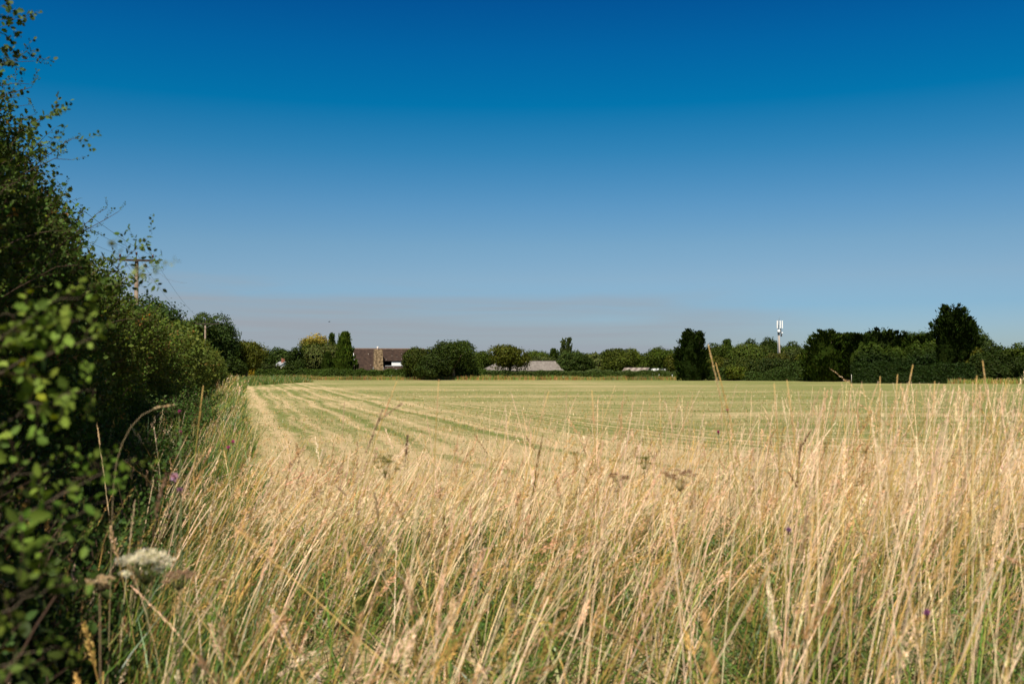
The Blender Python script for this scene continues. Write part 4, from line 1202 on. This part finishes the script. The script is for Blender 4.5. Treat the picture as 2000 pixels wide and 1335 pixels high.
# ------------------------------------------------------------------ buildings
def quadmesh(name, polys, mat, parent=None):
    V = []; Fc = []
    for p in polys:
        i = len(V); V += [tuple(map(float, q)) for q in p]; Fc.append(list(range(i, i + len(p))))
    me = bpy.data.meshes.new(name); me.from_pydata(V, [], Fc); me.materials.append(mat); me.update()
    o = bpy.data.objects.new(name, me); COL.objects.link(o)
    if parent: o.parent = parent
    return o
def boxp(x0, x1, y0, y1, z0, z1):
    a = [(x0, y0, z0), (x1, y0, z0), (x1, y1, z0), (x0, y1, z0)]; b_ = [(x, y, z1) for x, y, _ in a]
    return [a[::-1], b_] + [[a[i], a[(i + 1) % 4], b_[(i + 1) % 4], b_[i]] for i in range(4)]
def slab(pts, th):
    """thick sheet from a planar polygon: top as given, bottom th lower"""
    lo = [(x, y, z - th) for x, y, z in pts]
    n = len(pts)
    return [list(pts), lo[::-1]] + [[lo[i], lo[(i + 1) % n], pts[(i + 1) % n], pts[i]] for i in range(n)]

def tile_mat(name, c1, c2, spots=0.0, scale=3.0, rough=.85):
    m = material(name, c1, rough, .2, noise=(c2, scale), bump=.4)
    if spots:
        tt_ = m.node_tree; b_ = tt_.nodes['Principled BSDF']
        src = b_.inputs['Base Color'].links[0].from_socket
        vo = tt_.nodes.new('ShaderNodeTexVoronoi'); vo.inputs['Scale'].default_value = 1.6
        tcn = tt_.nodes.new('ShaderNodeTexCoord'); tt_.links.new(tcn.outputs['Object'], vo.inputs['Vector'])
        mrn = tt_.nodes.new('ShaderNodeMapRange'); mrn.inputs['From Min'].default_value = .11; mrn.inputs['From Max'].default_value = .08
        tt_.links.new(vo.outputs['Distance'], mrn.inputs['Value'])
        mm = tt_.nodes.new('ShaderNodeMix'); mm.data_type = 'RGBA'; mm.inputs['B'].default_value = (.45, .42, .36, 1)
        tt_.links.new(mrn.outputs[0], mm.inputs['Factor']); tt_.links.new(src, mm.inputs['A'])
        tt_.links.new(mm.outputs['Result'], b_.inputs['Base Color'])
    return m
M_TILE = tile_mat('brown_roof_tile', (.024, .014, .010), (.052, .031, .021), spots=1, scale=1.8)
M_STONE = material('chimney_stone', (.09, .06, .03), .9, .2, noise=((.34, .24, .135), 3.2), bump=.8)
M_WHITE = material('white_paint', (.78, .78, .76), .5, .3)
M_PINK = material('pink_render', (.62, .44, .36), .9, .1)
M_DARKW = material('dark_timber', (.035, .028, .022), .8, .2, noise=((.06, .045, .035), 6.0))
M_GLASS = material('window_glass', (.03, .04, .05), .08, .8)
M_POT = material('chimney_pot', (.72, .60, .52), .7, .2)
M_BARN = material('barn_roof', (.135, .115, .098), .9, .15, noise=((.21, .185, .16), 2.5), bump=.5)
M_LEAD = material('lead_sheet', (.30, .30, .30), .6, .3)

def house():
    A = P(694, 722, 185); rz = math.radians(15)
    root = empty('brown_roofed_house', (A[0], A[1], 0), rz)
    tag(root, 'chalet house with big brown tiled roof, stone chimney and white dormer', 'house')
    Lh, W_, ez, rzh = 13.7, 8.2, 1.72, 5.62
    hw = W_ / 2
    quadmesh('wall', boxp(.45, Lh - .45, .35, W_ - .35, -.05, ez - .02) + [[(.45, .36, ez), (.45, W_ - .36, ez), (.45, hw, rzh - .5)], [(Lh - .45, .36, ez), (Lh - .45, hw, rzh - .5), (Lh - .45, W_ - .36, ez)]], M_PINK, root)
    sl = (rzh - ez) / hw
    # front slope in pieces, leaving the dormer its opening
    d0, d1 = 5.5, 10.6
    zf = lambda y: ez + sl * y
    front = []
    def strip(x0, x1, y0, y1): front.extend(slab([(x0, y0, zf(y0)), (x1, y0, zf(y0)), (x1, y1, zf(y1)), (x0, y1, zf(y1))], .12))
    strip(0, d0, -.15, hw); strip(d1, Lh, -.15, hw); strip(d0, d1, -.15, .72); strip(d0, d1, 3.3, hw)
    back = slab([(Lh, W_ + .15, ez - .14), (0, W_ + .15, ez - .14), (0, hw, rzh), (Lh, hw, rzh)], .12)
    rf = quadmesh('roof', front + back, M_TILE, root)
    quadmesh('ridge_tiles', boxp(-.02, Lh + .02, hw - .12, hw + .12, rzh - .06, rzh + .10), material('ridge_clay', (.30, .20, .14), .9, .1, noise=((.16, .10, .07), 3)), rf)
    quadmesh('gutter', boxp(.1, Lh - .1, -.30, -.17, ez - .22, ez - .10), M_DARKW, rf)
    # barge boards of the left gable
    bb = []
    for (ya, za, yb, zb) in ((-.15, ez - .14, hw, rzh), (W_ + .15, ez - .14, hw, rzh)):
        bb += [[(-.06, ya, za - .28), (-.06, yb, zb - .28), (-.06, yb, zb + .03), (-.06, ya, za + .03)], [(.005, ya, za - .28), (.005, ya, za + .03), (.005, yb, zb + .03), (.005, yb, zb - .28)],
               [(-.06, ya, za + .03), (-.06, yb, zb + .03), (.005, yb, zb + .03), (.005, ya, za + .03)], [(-.06, ya, za - .28), (.005, ya, za - .28), (.005, yb, zb - .28), (-.06, yb, zb - .28)]]
    quadmesh('barge_board', bb, M_WHITE, root)
    wn = quadmesh('window', boxp(.40, .455, 3.2, 5.0, 2.2, 3.6), M_WHITE, root)
    quadmesh('pane', boxp(.385, .42, 3.3, 4.9, 2.3, 3.5), M_GLASS, wn)
    # stone chimney on the front
    cx = 4.25
    cz = 5.42
    a = [(cx - .92, -.45, 0), (cx + .92, -.45, 0), (cx + .92, 1.0, 0), (cx - .92, 1.0, 0)]
    mid_ = [(cx - .88, -.45, 2.0), (cx + .88, -.45, 2.0), (cx + .88, 1.0, 2.0), (cx - .88, 1.0, 2.0)]
    top = [(cx - .74, -.40, cz), (cx + .74, -.40, cz), (cx + .74, .95, cz), (cx - .74, .95, cz)]
    pl = [top] + [[a[i], a[(i + 1) % 4], mid_[(i + 1) % 4], mid_[i]] for i in range(4)] + [[mid_[i], mid_[(i + 1) % 4], top[(i + 1) % 4], top[i]] for i in range(4)]
    ch = quadmesh('chimney', pl, M_STONE, root)
    sv_, st_ = tube_arr([(cx - .1, .25, cz), (cx - .1, .25, cz + .3), (cx - .1, .25, cz + .55)], [.16, .13, .15], 10)
    mesh_np('chimney_pot', sv_, st_, M_POT, ch)
    quadmesh('flashing', boxp(cx - 1.02, cx - .93, -.32, -.1, ez - .1, ez + .42) + boxp(cx + .93, cx + 1.02, -.32, -.1, ez - .1, ez + .42), M_LEAD, ch)
    # dormer: white front, cheeks coloured dark to stand for their shadow, and a low pitched tiled lid
    dr = quadmesh('dormer', boxp(d0 + .02, d0 + .10, .78, 3.2, 2.05, 3.25) + boxp(d1 - .10, d1 - .02, .78, 3.2, 2.05, 3.25), M_DARKW, root)
    quadmesh('dormer_roof', slab([(d0 - .15, .45, 3.36), (d1 + .15, .45, 3.36), (d1 + .15, 3.5, 5.04), (d0 - .15, 3.5, 5.04)], .12) +
             slab([(d0 - .15, .45, 3.36), (d0 - .15, 3.5, 5.04), (d0 - .4, 2.3, zf(2.3) + .02)], .10), M_TILE, dr)
    fr = quadmesh('dormer_front', boxp(d0 + 1.35, d1 - .10, .62, .74, 2.42, 3.20), M_WHITE, dr)
    quadmesh('pane', boxp(d0 + 1.55, d0 + 2.25, .595, .63, 3.02, 3.10) + boxp(d0 + 2.5, d1 - .4, .595, .63, 3.04, 3.10), M_GLASS, fr)
    quadmesh('dormer_flashing', boxp(d0 + .1, d1 - .1, .52, .60, 2.30, 2.42), M_LEAD, dr)
house()

def barn():
    A = P(951, 722, 184); B_ = P(1101, 722, 187)
    Lb = float(np.linalg.norm(B_[:2] - A[:2])); rz = math.atan2(B_[1] - A[1], B_[0] - A[0])
    root = empty('grey_roofed_barn', (A[0], A[1], 0), rz); tag(root, 'long low barn with weathered grey roof and white windows', 'barn')
    W_ = 7.0; ez = 1.52; rh = 3.32
    quadmesh('wall', boxp(.3, Lb - .3, .3, W_ - .3, -.05, ez - .03), M_DARKW, root)
    h1, h2 = 3.4, .75
    polys = slab([(0, 0, ez), (Lb, 0, ez), (Lb - h2, W_ / 2, rh), (h1, W_ / 2, rh)], .08) + slab([(Lb, W_, ez), (0, W_, ez), (h1, W_ / 2, rh), (Lb - h2, W_ / 2, rh)], .08)
    polys += slab([(0, W_, ez), (0, 0, ez), (h1, W_ / 2, rh)], .08) + slab([(Lb, 0, ez), (Lb, W_, ez), (Lb - h2, W_ / 2, rh)], .08)
    rf = quadmesh('roof', polys, M_BARN, root)
    quadmesh('ridge', boxp(h1, Lb - h2, W_ / 2 - .1, W_ / 2 + .1, rh - .02, rh + .06), M_DARKW, rf)
    for px0, px1 in ((1013, 1025), (1056, 1068), (1080, 1092)):
        x0 = (px0 - 951) / 150 * Lb; x1 = (px1 - 951) / 150 * Lb
        wn = quadmesh('window', boxp(x0, x1, .24, .30, .75, 1.40), M_WHITE, root)
        nx = 4; dx = (x1 - x0) / nx
        quadmesh('pane', sum([boxp(x0 + dx * i + .03, x0 + dx * (i + 1) - .03, .23, .245, .8, 1.1) for i in range(nx)], []), M_GLASS, wn)
barn()

def shed():
    A = P(1213, 727, 174)
    root = empty('tin_roofed_shed', (A[0], A[1], 0), math.radians(-26)); tag(root, 'small open shed with striped rusty corrugated tin roof', 'shed')
    Ls, W_ = 4.6, 3.4; ez, rh = 1.18, 1.98
    quadmesh('wall', boxp(.15, Ls - .25, W_ - .3, W_ - .15, 0, ez) + boxp(.15, .3, .2, W_ - .3, 0, ez), M_DARKW, root)
    for x in (.35, 2.2, Ls - .4):
        quadmesh('post', boxp(x, x + .1, .15, .25, 0, ez - .02), M_DARKW, root)
    sheets = [material('old_tin', (.20, .16, .14), .7, .3, noise=((.12, .09, .075), 4)), material('pale_tin', (.34, .29, .24), .6, .3, noise=((.24, .20, .16), 4))]
    n = 9
    rf = None
    for k in range(2):
        pol = []
        for i in range(n):
            if (i % 2) != k: continue
            x0, x1 = Ls * i / n, Ls * (i + 1) / n
            for j in range(4):   # ridges of the corrugation
                xa, xb = x0 + (x1 - x0) * j / 4, x0 + (x1 - x0) * (j + 1) / 4
                xm = (xa + xb) / 2
                for (p_, q_) in ((xa, xm), (xm, xb)):
                    za, zb_ = (.0, .035) if p_ == xa else (.035, .0)
                    pol.append([(p_, -.1, ez + za), (q_, -.1, ez + zb_), (q_, W_ / 2, rh + zb_), (p_, W_ / 2, rh + za)])
                    pol.append([(q_, W_ + .1, ez + zb_), (p_, W_ + .1, ez + za), (p_, W_ / 2, rh + za), (q_, W_ / 2, rh + zb_)])
        o = quadmesh('roof_sheets', pol, sheets[k], root)
        o['label'] = 'dark rusty sheets' if k == 0 else 'pale bleached sheets'
    quadmesh('fascia', [[(Ls + .02, -.1, ez - .1), (Ls + .02, -.1, ez + .03), (Ls + .02, W_ / 2, rh + .03), (Ls + .02, W_ / 2, rh - .1)],
                        [(Ls + .02, W_ / 2, rh - .1), (Ls + .02, W_ / 2, rh + .03), (Ls + .02, W_ + .1, ez + .03), (Ls + .02, W_ + .1, ez - .1)]], M_LEAD, root)
shed()

def caravan():
    A = P(1274, 728, 178)
    root = empty('white_caravan', (A[0], A[1], 0), math.radians(4)); tag(root, 'white caravan parked behind the low hedge by the tall cypress', 'caravan')
    Lc = 3.3; sec = [(0, .42), (-.06, .7), (0, 1.35), (.10, 1.72), (.28, 1.86), (Lc - .5, 1.86), (Lc - .2, 1.74), (Lc - .02, 1.3), (Lc, .42)]
    V = [(x, y, z) for y in (0, 1.9) for x, z in sec]; n = len(sec)
    Fc = [list(range(n)), list(range(2 * n - 1, n - 1, -1))] + [[i, i + n, (i + 1) % n + n, (i + 1) % n] for i in range(n)]
    me = bpy.data.meshes.new('body'); me.from_pydata(V, [], Fc); me.materials.append(M_WHITE); o = bpy.data.objects.new('body', me); COL.objects.link(o); o.parent = root
    quadmesh('stripe', boxp(.35, Lc - .45, -.012, .02, 1.60, 1.68), M_LEAD, root)
    quadmesh('window', boxp(.5, 1.5, -.02, .02, 1.1, 1.52), M_GLASS, root)
    quadmesh('window', boxp(1.9, 2.8, -.02, .02, 1.1, 1.52), M_GLASS, root)
    for y in (.12, 1.6):
        v_, t_ = tube_arr([(Lc / 2, y, .32), (Lc / 2, y + .18, .32)], [.32, .32], 14); mesh_np('wheel', v_, t_, M_DARKW, root)
caravan()

def village():
    A = P(546, 722, 250)
    root = empty('far_white_house', (A[0], A[1], 0), math.radians(30)); tag(root, 'distant white house with grey roof and red chimney seen between trees', 'house')
    quadmesh('wall', boxp(0, 3.2, 0, 5, 0, 2.7) + [[(0, 0, 2.7), (3.2, 0, 2.7), (1.6, 0, 3.6)], [(3.2, 5, 2.7), (0, 5, 2.7), (1.6, 5, 3.6)]], M_WHITE, root)
    rf = quadmesh('roof', slab([(-.2, -.2, 2.6), (1.6, -.2, 3.75), (1.6, 5.2, 3.75), (-.2, 5.2, 2.6)][::-1], .1) + slab([(1.6, -.2, 3.75), (3.4, -.2, 2.6), (3.4, 5.2, 2.6), (1.6, 5.2, 3.75)][::-1], .1), M_LEAD, root)
    quadmesh('chimney', boxp(1.0, 1.7, 1.2, 1.9, 3.3, 4.5), material('red_brick', (.36, .13, .09), .9, .1, noise=((.28, .1, .07), 6)), rf)
    quadmesh('window', boxp(1.1, 2.0, -.03, .02, 1.4, 2.2), M_GLASS, root)
village()

# ------------------------------------------------------------------ poles, wires and mast
M_POLE = material('weathered_pole', (.16, .11, .075), .85, .2, noise=((.26, .20, .15), 2.0), bump=.4)
M_METAL = material('galvanised', (.22, .23, .24), .5, .4, metallic=.4)
M_INS = material('insulator', (.06, .03, .025), .3, .6)
def cyl(name, pts, r, mat, parent, sides=10):
    v_, t_ = tube_arr(pts, r, sides); return mesh_np(name, v_, t_, mat, parent, smooth=False)
LDIR = np.array([-math.sin(math.radians(14.5)), math.cos(math.radians(14.5))])
def tpole(label, px, py, D, arm_l, arm_r):
    T_ = P(px, py, D)
    root = empty('telegraph_pole', (T_[0], T_[1], 0), math.radians(14.5)); tag(root, label, 'telegraph pole', 'wooden telegraph poles along the left hedge')
    h = float(T_[2])
    cyl('pole', [(0, 0, -.2), (0, 0, h * .5), (0, 0, h)], [.15, .13, .105], M_POLE, root, 12)
    arm = quadmesh('crossarm', boxp(-arm_l, arm_r, -.19, -.10, h - .14, h - .02), M_DARKW, root)
    tips = []
    for x in (-arm_l + .06, 0.0, arm_r - .06):
        dz = .0 if abs(x) > .01 else .14
        v = [(x, -.145, h - .02), (x, -.145, h + .08 + dz), (x, -.145, h + .13 + dz), (x, -.145, h + .2 + dz), (x, -.145, h + .26 + dz)]
        ins = cyl('insulator', v, [.02, .02, .07, .05, .065], M_INS, root, 8)
        c_, s_ = math.cos(math.radians(14.5)), math.sin(math.radians(14.5))
        tips.append(np.array([T_[0] + x * c_ + .145 * s_, T_[1] + x * s_ - .145 * c_, h + .2 + dz]))
    cyl('brace', [(-arm_l * .6, -.21, h - .14), (0, -.15, h - .7)], [.014, .014], M_METAL, root, 5)
    cyl('brace', [(arm_r * .6, -.21, h - .14), (0, -.15, h - .7)], [.014, .014], M_METAL, root, 5)
    return tips
t1 = tpole('nearer wooden telegraph pole half hidden by the leafy shoot', 267, 506, 57.6, .95, .95)
t2 = tpole('farther wooden telegraph pole in front of the pair of trees', 401, 631, 135, 1.25, 1.75)
M_WIRE = material('wire', (.04, .04, .045), .5, .3)
def wire(label, a, b_, sag):
    s = np.linspace(0, 1, 40)[:, None]
    pts = a * (1 - s) + b_ * s - np.array([0, 0, 1.0]) * sag * 4 * s * (1 - s)
    o = cyl('overhead_wire', pts - a, [.007] * 40, M_WIRE, None, 5); o.location = tuple(a)
    tag(o, label, 'wire', 'overhead wires')
nm = ('left', 'middle', 'right')
for i in range(3):
    wire(f'{nm[i]} overhead wire sagging between the two telegraph poles', t1[i], t2[i], 1.5)
back_ = np.array([-LDIR[0] * 78, -LDIR[1] * 78, 0.0])
for i in range(3):
    wire(f'{nm[i]} overhead wire running up behind the tall hawthorn from the nearer pole', t1[i], t1[i] + back_, 1.3)

def mast():
    D = 240; B_ = P(1523, 722, D)
    root = empty('phone_mast', (B_[0] * 170 / 240, 170, .47)); root.scale = (170 / 240,) * 3; tag(root, 'slim mobile phone mast with white panel antennas above the trees', 'mast')
    z = lambda py: float(P(1523, py, D)[2])
    m = D / F
    M_MAST = material('mast_steel', (.36, .30, .25), .6, .3)
    cyl('pole', [(0, 0, -1.2), (0, 0, z(690)), (-.15, 0, z(643))], [.23, .20, .17], M_MAST, root, 14)
    cyl('cable_tray', [(-.42, -.1, -.8), (-.42, -.1, z(645))], [.09, .08], M_METAL, root, 6)
    cyl('headframe', [(-.3, 0, z(644)), (-.3, 0, z(624))], [.10, .08], M_METAL, root, 8)
    cyl('whip_aerial', [(-.05, 0, z(625)), (-.05, 0, z(617))], [.03, .015], M_METAL, root, 5)
    for x in (-4.4, .6, 5.4):
        xx = x * m - .05; y0 = -.55 if abs(x) < 1 else -.2
        o = quadmesh('antenna_panel', boxp(xx - .13, xx + .13, y0 - .1, y0 + .1, z(641), z(626)), M_WHITE, root)
        cyl('bracket', [(-.3, 0, z(636)), (xx, y0 + .13, z(636))], [.04, .04], M_METAL, o, 5)
        cyl('bracket', [(-.3, 0, z(629)), (xx, y0 + .13, z(629))], [.04, .04], M_METAL, o, 5)
    cyl('dish', [(-.30, -.35, z(646.5)), (-.30, -.62, z(646.5)), (-.30, -.66, z(646.5))], [.36, .36, .30], M_WHITE, root, 20)
    cyl('dish', [(.62, -.1, z(650)), (.62, -.32, z(650))], [.19, .19], M_WHITE, root, 16)
    cyl('dish_arm', [(0, 0, z(650)), (.62, -.1, z(650))], [.05, .05], M_METAL, root, 5)
    quadmesh('radio_unit', boxp(.28, .58, -.12, .14, z(657), z(652)) + boxp(.24, .42, -.1, .1, z(651.5), z(641)), M_DARKW, root)
mast()

# small things
def post(label, px, py0, py1, D, r, col):
    a = P(px, py0, D)
    h = float(a[2])
    v_, t_ = tube_arr([(0, 0, -.1), (0, 0, h - .04), (0.01, 0, h)], [r, r * .95, r * .5], 8)
    o = mesh_np('marker_post', v_, t_, material('post_' + str(px), col, .7, .2)); o.location = (a[0], a[1], 0)
    tag(o, label, 'post')
post('thin pale post at the left end of the tall clipped hedge', 1663, 731, 745, 117, .035, (.55, .50, .42))
post('short white post in the low hedge left of the tall cypress', 1313, 731, 739, 155.2, .04, (.7, .7, .7))

def bird(label, px, py, D, s, flying):
    c = P(px, py, D) if flying else np.array([P(px, py, D)[0], D, .02])
    prof = [(-.5, .02), (-.38, .05), (-.2, .12), (0, .16), (.2, .13), (.32, .085), (.40, .09), (.46, .06), (.56, .008)]
    pts = [(x * s, 0, (.22 if not flying else 0) * s + (.12 * s if x > .28 else .03 * x * s)) for x, _ in prof]
    v_, t_ = tube_arr(pts, [r * s for _, r in prof], 8)
    g = Geo(); g.add(v_, t_, (.015, .015, .017))
    if flying:
        for k in (-1, 1):
            V = np.array([(.15, 0, .02), (-.12, 0, .02), (-.1, k * .45, .2), (.1, k * .45, .22), (-.12, k * .9, .12), (.02, k * .95, .12)]) * s
            T = np.array([(0, 1, 2), (0, 2, 3), (3, 2, 4), (3, 4, 5)])
            g.add(V, T, (.015, .015, .017)); g.add(V - [0, 0, .01], T[:, ::-1], (.015, .015, .017))
    else:
        for k in (-1, 1):
            v2, t2_ = tube_arr([(0.02 * s, k * .05 * s, .2 * s), (0.02 * s, k * .05 * s, -.01)], [.015 * s, .012 * s], 5); g.add(v2, t2_, (.02, .02, .02))
    o = g.build('bird', MAT['needle']); o.location = tuple(c); o.rotation_euler = (0, 0, .4)
    tag(o, label, 'bird')
bird('tiny dark bird flying above the trees left of the house', 643, 628, 150, .34, True)
bird('black crow standing on the mown field below the oak clump', 857, 745, 137, .5, False)
